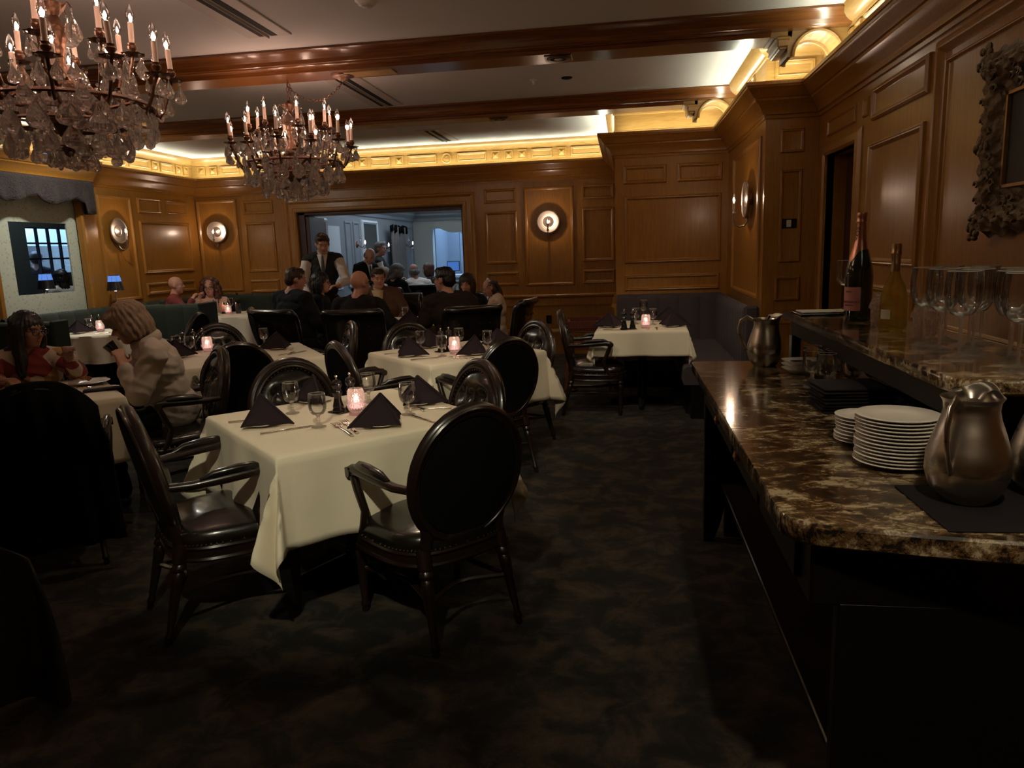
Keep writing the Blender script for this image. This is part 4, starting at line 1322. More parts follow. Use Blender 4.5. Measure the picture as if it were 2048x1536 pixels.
MB().lathe([(0.001, 0.0008), (0.055, 0.0008)], seg=20, cap=False).build('painted_face', 'paint_skin', cvs, smooth=0).matrix_basis = Matrix.Translation((-0.0155, yc+0.02, 1.92)) @ Matrix.Rotation(-PI/2, 4, 'Y') @ Matrix.Diagonal((1.25, 0.9, 1, 1))

# ================================================================ lights with bodies
def bulb_profile(h=0.084, r=0.0195):
    return [(0.006, 0), (0.009, 0.004), (r*0.82, h*0.2), (r, h*0.38), (r*0.88, h*0.58), (r*0.55, h*0.8), (r*0.2, h*0.95), (0.001, h)]
bulb_src = MB().lathe(bulb_profile(), seg=14, cap=False).build('bulb', 'bulb_glass')
fil_src = MB().lathe([(0.001, 0.012), (0.005, 0.018), (0.0065, 0.026), (0.004, 0.036), (0.001, 0.042)], seg=8, cap=False).build('filament', 'filament')
slv_src = MB().lathe([(0.012, 0), (0.0125, 0.10), (0.009, 0.102)], seg=12).build('candle_sleeve', 'candle_sleeve')
cup_src = MB().lathe([(0.008, -0.045), (0.014, -0.04), (0.010, -0.03), (0.020, -0.018), (0.022, -0.008), (0.016, 0.0), (0.019, 0.008), (0.014, 0.006)], seg=12).build('candle_cup', 'bronze')
def bob(r, z, a): return r*(1+0.10*math.sin(8*a)*(1 if r > 0.03 else 0))
bob_src = MB().lathe([(0.008, -0.050), (0.02, -0.052), (0.046, -0.044), (0.052, -0.040), (0.046, -0.041), (0.02, -0.047)], seg=32, fx=bob).build('bobeche', 'bronze', smooth=60)
def pear(h, r, seg=6, flat=0.45):
    prof = [(0.001, 0), (r*0.22, -h*0.18), (r*0.55, -h*0.38), (r*0.95, -h*0.62), (r, -h*0.76), (r*0.7, -h*0.92), (0.001, -h)]
    mb = MB(Matrix.Diagonal((1, flat, 1, 1)))
    mb.lathe(prof, seg=seg*2, cap=False)
    mb.M = Matrix()
    mb.sphere((0, 0, 0.010), 0.008, 8, 6)
    return mb.build('crystal', 'crystal', smooth=0)
cr_s, cr_m, cr_l = pear(0.062, 0.021), pear(0.088, 0.033), pear(0.130, 0.052)
SRC = [bulb_src, fil_src, slv_src, cup_src, bob_src, cr_s, cr_m, cr_l]
def chandelier(cx, cy, label, rot, chain):
    t = thing('chandelier', label, 'chandelier', (cx, cy, 1.97), 0, 'crystal chandeliers')
    stem = [(0.004, 0.03), (0.03, 0.05), (0.04, 0.08), (0.025, 0.11), (0.05, 0.15), (0.075, 0.20), (0.07, 0.24), (0.035, 0.27), (0.03, 0.30), (0.055, 0.33), (0.06, 0.37), (0.03, 0.42), (0.022, 0.46), (0.032, 0.52), (0.042, 0.58), (0.045, 0.61), (0.03, 0.65), (0.02, 0.67), (0.045, 0.70), (0.055, 0.72), (0.02, 0.735), (0.012, 0.75)]
    MB().lathe(stem, seg=20, fx=lambda r, z, a: r*(1+0.06*math.sin(10*a))).build('stem', 'bronze', t, smooth=60)
    for rr_, zz, th in ((0.37, 0.275, 0.010), (0.25, 0.19, 0.008), (0.095, 0.085, 0.007)):
        MB().tube([(rr_*math.cos(2*PI*k/40), rr_*math.sin(2*PI*k/40), zz) for k in range(40)], th, 6, True, 1.6).build('ring', 'bronze', t, smooth=60)
    mb = MB()
    for k in range(6):
        a = 2*PI*k/6+rot
        c, s = math.cos(a), math.sin(a)
        mb.tube([(0.03*c, 0.03*s, 0.30), (0.2*c, 0.2*s, 0.25), (0.37*c, 0.37*s, 0.275)], 0.008, 5)
        mb.tube([(0.05*c, 0.05*s, 0.18), (0.25*c, 0.25*s, 0.19)], 0.006, 5)
    mb.build('spokes', 'bronze', t, smooth=60)
    lights = []
    def arm(a, R, zc, z0, r0, dip=0.05):
        c, s = math.cos(a), math.sin(a)
        pts = []
        for k in range(11):
            u = k/10
            r = r0+(R-r0)*(u**0.85)
            z = z0 - dip*math.sin(PI*min(1, u*1.25)) + (zc-0.045-z0)*max(0, (u-0.35)/0.65)**1.7
            pts.append((r*c, r*s, z))
        A = MB().tube(pts, [0.008]*11, 6).tube([(p[0], p[1], p[2]+0.012*math.sin(i*2.2)) for i, p in enumerate(pts[2:9])], 0.007, 5).build('arm', 'bronze', t, smooth=60)
        T = Matrix.Translation((R*c, R*s, zc))
        inst(bob_src, A, T)
        inst(cup_src, A, T)
        tilt = Matrix.Rotation(rnd2.uniform(-0.05, 0.05), 4, 'X') @ Matrix.Rotation(rnd2.uniform(-0.05, 0.05), 4, 'Y')
        inst(slv_src, A, T @ tilt)
        inst(bulb_src, A, T @ tilt @ Matrix.Translation((0, 0, 0.10)))
        inst(fil_src, A, T @ tilt @ Matrix.Translation((0, 0, 0.10)))
        lights.append((cx+R*c, cy+R*s, 1.97+zc+0.13))
        for k in range(4):
            b = a+PI/4+k*PI/2
            inst(cr_m if k in (0, 3) else cr_s, t, Matrix.Translation((R*c+0.047*math.cos(b), R*s+0.047*math.sin(b), zc-0.062)) @ Matrix.Rotation(b+rnd2.uniform(-0.5, 0.5)+PI/2, 4, 'Z'))
    rnd2 = random.Random(int(cy*10))
    for k in range(12): arm(2*PI*k/12+rot, 0.47, 0.455 if k % 2 else 0.43, 0.29, 0.34)
    for k in range(8): arm(2*PI*(k+0.5)/8+rot, 0.315, 0.555, 0.33, 0.20)
    for k in range(4): arm(2*PI*(k+0.3)/4+rot, 0.19, 0.40, 0.28, 0.05)
    def hang(src, n, R, z, jit=0.02, off=0.0):
        for k in range(n):
            a = 2*PI*(k+off)/n+rot
            inst(src, t, Matrix.Translation((R*math.cos(a), R*math.sin(a), z+rnd2.uniform(-jit, jit))) @ Matrix.Rotation(a+PI/2+rnd2.uniform(-0.4, 0.4), 4, 'Z'))
    hang(cr_l, 20, 0.372, 0.245)
    hang(cr_m, 18, 0.372, 0.262, off=0.5)
    hang(cr_m, 14, 0.30, 0.21, off=0.2)
    hang(cr_l, 14, 0.25, 0.17)
    hang(cr_m, 16, 0.31, 0.40, 0.04)
    hang(cr_m, 12, 0.42, 0.33, 0.03, 0.5)
    hang(cr_l, 10, 0.17, 0.34, 0.03)
    hang(cr_m, 12, 0.25, 0.10, off=0.5)
    hang(cr_m, 9, 0.15, 0.14)
    hang(cr_m, 8, 0.095, 0.07)
    hang(cr_s, 6, 0.06, 0.055)
    hang(cr_s, 12, 0.20, 0.30)
    for k in range(4):
        a = 2*PI*k/4+rot
        MB().tube([(0.04*math.cos(a), 0.04*math.sin(a), 0.70), (0.075*math.cos(a), 0.075*math.sin(a), 0.725), (0.09*math.cos(a), 0.09*math.sin(a), 0.70)], 0.004, 5).build('hook', 'bronze', t)
        inst(cr_l, t, Matrix.Translation((0.09*math.cos(a), 0.09*math.sin(a), 0.68)) @ Matrix.Rotation(a+PI/2, 4, 'Z'))
    # chain
    lk = MB().tube([(0.009*math.cos(q), 0, 0.017*math.sin(q)) for q in [2*PI*i/12 for i in range(12)]], 0.0025, 5, True).build('link', 'bronze', t)
    first = True
    for pts in chain:
        P = [Vector(p) for p in pts]
        L = [0]
        for i in range(len(P)-1): L.append(L[-1]+(P[i+1]-P[i]).length)
        n = int(L[-1]/0.027)
        for k in range(n):
            d = (k+0.5)/n*L[-1]
            i = max(j for j in range(len(P)-1) if L[j] <= d)
            p = P[i].lerp(P[i+1], (d-L[i])/(L[i+1]-L[i]))
            dr = (P[i+1]-P[i]).normalized()
            Mx = Matrix.Translation(p) @ dr.to_track_quat('Z', 'Y').to_matrix().to_4x4() @ Matrix.Rotation((k % 2)*PI/2, 4, 'Z')
            if first:
                lk.matrix_basis = Mx
                first = False
            else: inst(lk, t, Mx)
    for q in lights: point('chandelier_bulb_light', q, BULB_W, WARM, 0.012)
    return t
zt = 2.875-1.97
swag = []
for k in range(15):
    u = k/14
    swag.append((0.0+0.47*u, -0.02*u, zt-0.03-0.13*math.sin(PI*u)**0.8 - 0.01))
c2 = chandelier(-2.61, 5.78, 'whole crystal chandelier hanging under the nearer beam, chain swagged to a ceiling rose', 0.2,
    [[(0, 0, 0.75), (0, 0, zt-0.02)], swag, [(0.02, 0, 0.75), (0.02, 0, zt-0.03)]])
MB().lathe([(0.001, zt-0.045), (0.03, zt-0.04), (0.05, zt-0.022), (0.085, zt-0.012), (0.09, zt)], c=(0.47, -0.02, 0), seg=24, cap=False, fx=lambda r, z, a: r*(1+0.06*math.sin(12*a))).build('ceiling_rose', 'bronze', c2, smooth=50)
MB().tube([(0, 0, zt), (0.012, 0, zt-0.02), (0, 0, zt-0.035)], 0.005, 6).build('ceiling_hook', 'bronze', c2)
zt1 = 3.0-1.97
c1 = chandelier(-2.60, 3.30, 'large crystal chandelier cut off by the top left corner', 0.05, [[(0, 0, 0.75), (0, 0, zt1-0.03)]])
MB().lathe([(0.001, zt1-0.05), (0.03, zt1-0.04), (0.06, zt1-0.02), (0.09, zt1)], seg=24, cap=False).build('ceiling_rose', 'bronze', c1, smooth=50)

# sconces: convex mirror disc with one candle bulb on a hooked arm
def sconce(loc, rz, label, w=SCONCE_W):
    t = thing('wall_sconce', label, 'sconce', loc, rz, 'round mirrored wall sconces')   # local +Y away from the wall
    R = Matrix.Rotation(-PI/2, 4, 'X')
    mb = MB(R)
    mb.lathe([(0.05, 0.0), (0.05, 0.03), (0.155, 0.035), (0.165, 0.045), (0.165, 0.062), (0.150, 0.066), (0.146, 0.058)], seg=40, cap=False)
    mb.build('dish', 'pewter', t, smooth=50)
    mb = MB(R)
    mb.lathe([(0.148, 0.056), (0.11, 0.048), (0.075, 0.044), (0.070, 0.050), (0.062, 0.052), (0.058, 0.046), (0.03, 0.058), (0.001, 0.062)], seg=40, cap=False)
    mb.build('reflector', 'mirror_back', t, smooth=50)
    MB().tube([(0, 0.03, -0.14), (0, 0.035, -0.19), (0, 0.06, -0.225), (0, 0.10, -0.235), (0, 0.14, -0.21), (0, 0.15, -0.17), (0, 0.15, -0.12)], 0.009, 8).build('arm', 'pewter', t, smooth=60)
    MB().lathe([(0.010, -0.13), (0.018, -0.12), (0.018, -0.11), (0.012, -0.105)], c=(0, 0.15, 0), seg=12).build('candle_cup', 'pewter', t)
    MB().lathe([(0.011, -0.108), (0.0115, -0.025)], c=(0, 0.15, 0), seg=12).build('candle_sleeve', 'candle_sleeve', t)
    inst(bulb_src, t, Matrix.Translation((0, 0.15, -0.025)))
    inst(fil_src, t, Matrix.Translation((0, 0.15, -0.025)))
    p = Matrix.Translation(loc) @ Matrix.Rotation(rz, 4, 'Z') @ Vector((0, 0.15, 0.005))
    point('sconce_bulb_light', p, w, (1.0, 0.74, 0.55), 0.012)
sconce((-6.085, YB, 1.93), PI, 'round mirrored sconce at the left end of the back wall')
sconce((-1.06, YB, 1.88), PI, 'round mirrored sconce on the back wall right of the opening')
sconce((XL, 8.72, 1.915), -PI/2, 'round mirrored sconce on the left wall beside the papered recess')
sconce((1.11, 6.93, 1.87), PI/2, 'round mirrored sconce seen side-on above the grey banquette')
for i, (y, lab) in enumerate(((12.9, 'small glowing crystal sconce left of the dark mirror in the next room'), (14.25, 'crystal sconce in front of the dark mirror in the next room'), (15.95, 'small glowing crystal sconce right of the grey curtain'))):
    t = thing('crystal_sconce', lab, 'sconce', (-4.76, y, 1.70 if i != 1 else 1.66), -PI/2, 'crystal sconces in the next room')
    MB(Matrix.Rotation(-PI/2, 4, 'X')).lathe([(0.06, 0.0), (0.06, 0.01), (0.02, 0.03)], seg=16).build('backplate', 'bronze', t)
    MB().tube([(0, 0.02, 0), (0, 0.10, -0.06), (0, 0.16, 0.0)], 0.008, 6).build('arm', 'bronze', t)
    MB().lathe([(0.001, 0.0), (0.012, 0.02), (0.014, 0.035), (0.008, 0.06), (0.001, 0.075)], c=(0, 0.16, 0), seg=10).build('flame_bulb', 'flame', t)
    inst(cr_m, t, Matrix.Translation((0.03, 0.15, -0.01)))
    inst(cr_m, t, Matrix.Translation((-0.03, 0.15, -0.01)))
    inst(cr_m, t, Matrix.Translation((0, 0.08, 0.16)))
for o in SRC: bpy.data.objects.remove(o)
# ================================================================ table ware
TZ = ZT + 0.0015
def goblet_mesh(h, rb, zs, rs, base_r, wall=0.0022):
    # outer profile then inner: closed glass body
    out = [(0.001, 0), (base_r, 0), (base_r, 0.003), (base_r*0.55, 0.008), (rs, 0.014), (rs, zs*0.55), (rs*1.25, zs*0.62), (rs, zs*0.7), (rs*1.1, zs)]
    out += [(rs+(rb-rs)*0.55, zs+(h-zs)*0.10), (rb*0.90, zs+(h-zs)*0.30), (rb, zs+(h-zs)*0.55), (rb*0.97, zs+(h-zs)*0.8), (rb*0.90, h)]
    inn = [(rb*0.90-wall, h), (rb*0.97-wall, zs+(h-zs)*0.8), (rb-wall, zs+(h-zs)*0.55), (rb*0.90-wall, zs+(h-zs)*0.31), (rs+(rb-rs)*0.5-wall, zs+(h-zs)*0.13), (0.001, zs+(h-zs)*0.06)]
    return out+inn
def stemware(name, h, rb, zs, rs, br, seg):
    stem = [(0.001, 0), (br, 0), (br, 0.003), (br*0.55, 0.007), (rs*1.3, 0.016), (rs, 0.022), (rs, zs*0.55), (rs*1.3, zs*0.62), (rs, zs*0.7), (rs*1.2, zs-0.002), (rs*1.9, zs+0.004), (rs*1.2, zs+0.007), (0.001, zs+0.008)]
    H = h-zs
    bowl = [(rs*1.5, zs+0.003), (rs+(rb-rs)*0.55, zs+H*0.08), (rs+(rb-rs)*0.80, zs+H*0.19), (rb*0.955, zs+H*0.34), (rb, zs+H*0.52), (rb*0.985, zs+H*0.75), (rb*0.90, h)]
    B_ = []
    for k in range(len(bowl)-1):
        for j in range(3): B_.append(tuple(bowl[k][q]+(bowl[k+1][q]-bowl[k][q])*j/3 for q in (0, 1)))
    B_.append(bowl[-1])
    a = MB().lathe(stem, seg=seg, cap=False)
    n1 = len(a.f)
    a.lathe(B_, seg=seg, cap=False)
    n2 = len(a.f)
    a.tube([(rb*0.90*math.cos(2*PI*k/seg), rb*0.90*math.sin(2*PI*k/seg), h) for k in range(seg)], 0.0009, 5, True)
    o = a.build(name, 'stem_glass', smooth=60)
    o.data.materials.append(MATS['bowl_glass'])
    o.data.materials.append(MATS['rim_glass'])
    for i, p in enumerate(o.data.polygons): p.material_index = 0 if i < n1 else 1 if i < n2 else 2
    return o
gob_me = stemware('water_goblet', 0.152, 0.040, 0.052, 0.0068, 0.033, 30)
wine_me = stemware('wine_glass', 0.250, 0.047, 0.120, 0.0046, 0.039, 34)
tmpl = [gob_me, wine_me]
def copy1(src, loc, label, cat, group=None, rz=0, scale=None):
    o = src.copy()
    COL.objects.link(o)
    o.location = loc
    o.rotation_euler = (0, 0, rz)
    if scale: o.scale = (scale,)*3
    return tag(o, label, cat, group)
# votive: faceted crystal two-tier cup with a flame inside
def vr(r, z, a):
    return r*(1+0.030*math.sin(18*a+z*420)+0.030*math.sin(18*a-z*420)) if r > 0.02 else r
def make_votive():
    t = thing('votive_candle_holder', 'v', 'candle holder')
    o_ = [(0.001, 0.0), (0.035, 0.0), (0.037, 0.005), (0.024, 0.012), (0.036, 0.022), (0.042, 0.038), (0.048, 0.056), (0.047, 0.062), (0.040, 0.066), (0.0395, 0.085), (0.039, 0.106), (0.035, 0.120), (0.030, 0.127)]
    i_ = [(0.027, 0.125), (0.032, 0.118), (0.0355, 0.104), (0.036, 0.085), (0.036, 0.066), (0.032, 0.040), (0.001, 0.030)]
    # refine rows
    def fine(P):
        R = []
        for k in range(len(P)-1):
            for j in range(5):
                R.append((P[k][0]+(P[k+1][0]-P[k][0])*j/4, P[k][1]+(P[k+1][1]-P[k][1])*j/4))
        return R+[P[-1]]
    MB().lathe(fine(o_)+i_, seg=108, cap=False, fx=vr).build('cup', 'votive_glass', t, smooth=30)
    MB().lathe([(0.001, 0.036), (0.026, 0.036), (0.027, 0.055), (0.001, 0.056)], seg=16, cap=False).build('wax', 'wax_glow', t)
    MB().lathe([(0.001, 0.058), (0.008, 0.066), (0.010, 0.078), (0.005, 0.092), (0.001, 0.102)], seg=10, cap=False).build('flame', 'flame', t)
    return t
vot0 = make_votive()
index_children(vot0)
for c in CH[vot0.name]: CH[c.name] = []
vfirst = [True]
def votive(x, y, label, z=None, lit=True):
    z = TZ if z is None else z
    if vfirst[0]:
        vfirst[0] = False
        vot0.location = (x, y, z)
        vot0['label'], vot0['group'] = label, 'lit crystal votives'
        t = vot0
    else: t = dup(vot0, (x, y, z), 0, label, 'lit crystal votives')
    point('votive_light', (x, y, z+0.085), VOTIVE_W*0.25, (1.0, 0.60, 0.42), 0.012)
    point('votive_top_light', (x, y, z+0.140), VOTIVE_W*0.75, (1.0, 0.66, 0.48), 0.02)
    return t
votive(-1.262, 3.262, 'lit pinkish crystal votive on the nearest table beside its pepper mill')
votive(-1.255, 5.30, 'lit crystal votive on the second table between the purple napkins')
votive(-3.43, 5.62, 'lit crystal votive on the left-centre table beside the mills')
votive(-5.86, 7.50, 'lit crystal votive on the small booth table, half hidden by grey-blond hair')
votive(-5.50, 9.62, 'lit crystal votive on the corner table beside the dark wine bottle')
votive(-2.66, 8.02, 'lit crystal votive on the crowded round table before the brown-jacketed man')
votive(0.185, 6.80, 'lit crystal votive on the table by the grey banquette')
# pepper mills
def make_mill():
    t = thing('pepper_mill', 'm', 'pepper mill')
    t.scale = (1.12,)*3
    MB().lathe([(0.001, 0), (0.025, 0), (0.026, 0.008), (0.022, 0.014), (0.024, 0.022), (0.020, 0.034), (0.0165, 0.052), (0.016, 0.066), (0.021, 0.078), (0.022, 0.084), (0.017, 0.092), (0.015, 0.097), (0.001, 0.098)], seg=24, cap=False).build('body', 'mill', t, smooth=50)
    MB().lathe([(0.001, 0.098), (0.016, 0.100), (0.0225, 0.112), (0.0225, 0.122), (0.016, 0.134), (0.006, 0.139), (0.001, 0.139)], seg=24, cap=False).build('head', 'mill', t, smooth=50)
    MB().lathe([(0.005, 0.138), (0.003, 0.146), (0.007, 0.151), (0.007, 0.156), (0.001, 0.158)], seg=12, cap=False).build('knob', 'silver', t, smooth=50)
    return t
mill0 = make_mill()
index_children(mill0)
for c in CH[mill0.name]: CH[c.name] = []
mfirst = [True]
def mill(x, y, label, z=None):
    if mfirst[0]:
        mfirst[0] = False
        mill0.location = (x, y, z or TZ)
        mill0['label'], mill0['group'] = label, 'black pepper and salt mills'
        return mill0
    return dup(mill0, (x, y, z or TZ), 0, label, 'black pepper and salt mills')
def mills(x, y, dx, dy, where, names=('left', 'right')):
    o = MB().bbox(-0.075, 0.075, -0.045, 0.045, 0, 0.006, 0.003).build('mill_tray', 'mill', smooth=40)
    o.location = (x, y, TZ)
    o.rotation_euler = (0, 0, math.atan2(dy, dx))
    tag(o, 'small dark tray under the pepper mills on ' + where, 'tray')
    mill(x-dx, y-dy, names[0] + ' black mill of the pair on ' + where, TZ+0.0065)
    mill(x+dx, y+dy, names[1] + ' black mill of the pair on ' + where, TZ+0.0065)
mills(-1.352, 3.345, 0.020, 0.036, 'the nearest table', ('nearer', 'farther'))
mills(-1.36, 5.44, 0.024, 0.030, 'the second table', ('nearer', 'farther'))
mills(-3.58, 5.74, 0.026, 0.028, 'the left-centre table', ('nearer', 'farther'))
mills(-6.00, 7.62, 0.024, 0.028, 'the small booth table', ('nearer', 'farther'))
mills(0.028, 6.755, 0.038, 0.004, 'the grey banquette table')
mills(-5.62, 9.78, 0.026, 0.020, 'the corner table', ('nearer', 'farther'))
# plates, napkins
plate_prof = [(0.001, 0), (0.045, 0), (0.05, 0.004), (0.083, 0.012), (0.085, 0.0145), (0.083, 0.0155), (0.052, 0.008), (0.04, 0.0055), (0.001, 0.0055)]
plate_me = MB().lathe(plate_prof, seg=40, cap=False).build('bread_plate', 'china', smooth=50)
tmpl.append(plate_me)
def napkin_mesh(kind=0):
    H, Wd, D = 0.130, 0.160, 0.115
    A = Vector((0, 0, H))
    L_, R_, K = Vector((-Wd, -0.045, 0.0)), Vector((Wd, -0.045, 0.0)), Vector((0, D, 0.0))
    mb = MB()
    def leaf(P, Q, bul, dz=0.0, n=9):
        nn = (P-A).cross(Q-A).normalized()
        if nn.y > 0 and False: nn = -nn
        vs, fs, idx = [], [], {}
        for i in range(n+1):
            for j in range(n+1-i):
                a, b = i/n, j/n
                c = 1-a-b
                p = A*c + P*a + Q*b
                k = 27*a*b*c + 1.2*(a*b)
                p = p + nn*bul*k
                p.z += dz + 0.012*math.sin(PI*a*b*4)*(1 if c < 0.3 else 0)*0.4
                idx[i, j] = len(vs)
                vs.append(tuple(p))
        for i in range(n):
            for j in range(n-i):
                fs.append((idx[i, j], idx[i+1, j], idx[i, j+1]))
                if i+j < n-1: fs.append((idx[i+1, j], idx[i+1, j+1], idx[i, j+1]))
        mb.add(vs, fs)
    leaf(L_, K, 0.012)
    leaf(K, R_, 0.012)
    leaf(L_*0.97, K*0.86, 0.004)
    leaf(K*0.86, R_*0.97, 0.004)
    # rounded folded hems along the open edges
    for P in (L_, R_):
        mb.tube([A.lerp(P, k/10)+Vector((0, 0, 0.0)) for k in range(11)], [0.0055]*10+[0.004], 6)
    mb.tube([A.lerp(K, k/8) for k in range(9)], 0.0035, 5)
    o = mb.build('folded_napkin', 'napkin', smooth=55)
    return o
nap_me = napkin_mesh()
nap_me.modifiers.new('s', 'SOLIDIFY').thickness = 0.004
tmpl.append(nap_me)
def setting(px, py, ang, where, plate=True):
    """ang: direction the ridge of the napkin points"""
    if plate: copy1(plate_me, (px, py, TZ), 'white bread plate under the folded napkin ' + where, 'plate', 'white bread plates')
    copy1(nap_me, (px, py, TZ+(0.014 if plate else 0.001)), 'dark purple napkin folded into a pyramid ' + where, 'napkin', 'pyramid-folded purple napkins', math.radians(ang-90))
setting(-1.628, 3.045, -116, 'at the left corner of the nearest table')
setting(-1.065, 3.045, -28, 'right of the votive on the nearest table')
setting(-1.60, 3.56, 200, 'behind the mills on the nearest table')
setting(-1.025, 3.50, -115, 'at the far right of the nearest table')
setting(-1.575, 5.20, -118, 'at the left of the second table')
setting(-1.555, 5.68, -70, 'at the back left of the second table')
setting(-1.085, 5.24, -30, 'right of the votive on the second table')
setting(-0.99, 5.66, -100, 'at the back right of the second table')
setting(-3.50, 5.28, -60, 'behind the cream-jacketed woman')
setting(-2.86, 5.72, -30, 'at the back of the left-centre table')
setting(-6.02, 7.36, -70, 'on the small booth table')
setting(-0.14, 6.93, -70, 'at the left of the grey banquette table')
setting(0.42, 7.36, -110, 'at the back right of the grey banquette table')
setting(0.43, 6.90, -120, 'at the front right of the grey banquette table')
setting(-2.30, 7.72, -40, 'on the crowded round table')
# cutlery
def fork_me():
    mb = MB()
    mb.tube([(0, 0, 0.003), (0, 0.05, 0.0045), (0, 0.095, 0.0025), (0, 0.118, 0.004)], [0.0055, 0.004, 0.0025, 0.004], 8, flat=0.45, up=(0, 0, 1))
    mb.tube([(0, 0.112, 0.003), (0, 0.122, 0.0035), (0, 0.132, 0.0045)], [0.004, 0.010, 0.0115], 8, flat=0.18, up=(0, 0, 1))
    for k in range(4):
        x = -0.0093+k*0.0062
        mb.tube([(x, 0.128, 0.0045), (x*1.02, 0.150, 0.0055), (x*0.98, 0.172, 0.0035)], [0.0017, 0.0015, 0.0008], 5, up=(0, 0, 1))
    return mb.build('fork', 'silver', smooth=60)
def knife_me():
    mb = MB()
    mb.tube([(0, 0, 0.004), (0, 0.05, 0.0045), (0, 0.095, 0.004)], [0.0065, 0.0055, 0.0045], 8, flat=0.5, up=(0, 0, 1))
    mb.add([(-0.004, 0.095, 0.003), (0.006, 0.095, 0.003), (0.009, 0.15, 0.003), (0.007, 0.19, 0.003), (0.0, 0.208, 0.003), (-0.005, 0.19, 0.003),
            (-0.004, 0.095, 0.0048), (0.006, 0.095, 0.0042), (0.009, 0.15, 0.004), (0.007, 0.19, 0.004), (0.0, 0.208, 0.004), (-0.005, 0.19, 0.0048)],
           [(5, 4, 3, 2, 1, 0), (6, 7, 8, 9, 10, 11)]+[(i, (i+1) % 6, 6+(i+1) % 6, 6+i) for i in range(6)])
    return mb.build('knife', 'silver', smooth=40)
fk, kn = fork_me(), knife_me()
tmpl += [fk, kn]
def cut(src, x, y, x2, y2, lab, cat, dz=0.0, sc=1.15):
    copy1(src, (x, y, TZ+dz), lab, cat, 'silver ' + cat + 's', math.atan2(y2-y, x2-x)-PI/2, sc)
cut(fk, -1.13, 2.850, -1.361, 3.145, 'nearer of two silver forks side by side at the front of the nearest table', 'fork', 0, 1.6)
cut(fk, -1.125, 2.895, -1.335, 3.205, 'farther of two silver forks side by side at the front of the nearest table', 'fork', 0, 1.6)
cut(kn, -1.555, 2.875, -1.39, 3.015, 'long silver knife along the front edge of the nearest table, left of the forks', 'knife')
cut(kn, -0.835, 3.085, -0.98, 3.22, 'silver knife at the right edge of the nearest table behind the black chair', 'knife')
cut(fk, -0.83, 3.385, -1.03, 3.375, 'silver fork lying right of the far right goblet on the nearest table', 'fork')
cut(fk, -0.95, 3.32, -1.02, 3.42, 'silver fork crossing another near the far right goblet of the nearest table', 'fork', 0.004)
cut(kn, -1.82, 3.085, -1.66, 3.16, 'silver knife tip showing left of the large napkin on the nearest table', 'knife')
cut(fk, -1.08, 5.02, -1.30, 5.13, 'nearer silver fork beside the goblet on the second table', 'fork')
cut(fk, -1.06, 5.07, -1.27, 5.19, 'farther silver fork beside the goblet on the second table', 'fork')
cut(kn, -1.50, 4.98, -1.34, 5.10, 'silver knife along the front edge of the second table', 'knife')
cut(fk, -1.80, 5.30, -1.64, 5.40, 'silver fork left of the front napkin on the second table', 'fork')
cut(kn, 0.20, 6.68, 0.20, 6.90, 'silver knife right of the votive on the grey banquette table', 'knife')
cut(fk, 0.28, 6.64, 0.28, 6.82, 'silver fork at the front of the grey banquette table', 'fork')
cut(kn, -0.20, 6.72, -0.04, 6.66, 'silver knife at the front left of the grey banquette table', 'knife')
cut(kn, -2.60, 5.35, -2.55, 5.56, 'silver knife near the right corner of the left-centre table', 'knife')
cut(fk, -2.66, 5.32, -2.61, 5.50, 'silver fork near the right corner of the left-centre table', 'fork')
cut(kn, -6.10, 7.14, -5.92, 7.18, 'silver knife at the front of the small booth table', 'knife')
cut(fk, -5.72, 7.22, -5.60, 7.36, 'silver fork at the right of the small booth table', 'fork')
# goblets
G = [(-1.346, 3.012, 'clear water goblet in front of the mills on the nearest table'), (-1.600, 3.290, 'clear water goblet behind the large left napkin of the nearest table'),
     (-1.300, 3.540, 'clear water goblet behind the votive on the nearest table'), (-1.010, 3.262, 'clear water goblet at the right of the nearest table'),
     (-1.318, 5.165, 'clear water goblet left of the votive on the second table'), (-1.57, 5.50, 'clear water goblet behind the front napkin of the second table'),
     (-1.03, 5.44, 'clear water goblet right of the votive on the second table'), (-1.30, 5.66, 'clear water goblet behind the votive on the second table'),
     (-3.60, 5.46, 'left one of two water goblets behind the cream-jacketed woman'), (-3.47, 5.43, 'right one of two water goblets behind the cream-jacketed woman'),
     (-3.10, 5.96, 'clear water goblet at the back of the left-centre table'), (-5.98, 7.48, 'clear water goblet beside the napkin on the small booth table'),
     (0.10, 7.20, 'clear water goblet behind the black mills of the grey banquette table'), (0.26, 7.10, 'clear water goblet behind the votive of the grey banquette table'),
     (-2.46, 8.06, 'clear water goblet left of the napkin on the crowded round table'), (-2.22, 8.00, 'clear water goblet right of the napkin on the crowded round table')]
for x, y, lab in G: copy1(gob_me, (x, y, TZ), lab, 'glass', 'water goblets on the tables', random.uniform(0, 3))
copy1(wine_me, (0.18, 7.44, TZ), 'wine glass at the back of the grey banquette table', 'glass', 'wine glasses on the tables', 0, 0.85)
copy1(wine_me, (-5.55, 9.42, TZ), 'wine glass left of the votive on the corner table', 'glass', 'wine glasses on the tables', 0, 0.9)
copy1(wine_me, (-5.44, 9.60, TZ), 'wine glass right of the votive on the corner table', 'glass', 'wine glasses on the tables', 0, 0.9)
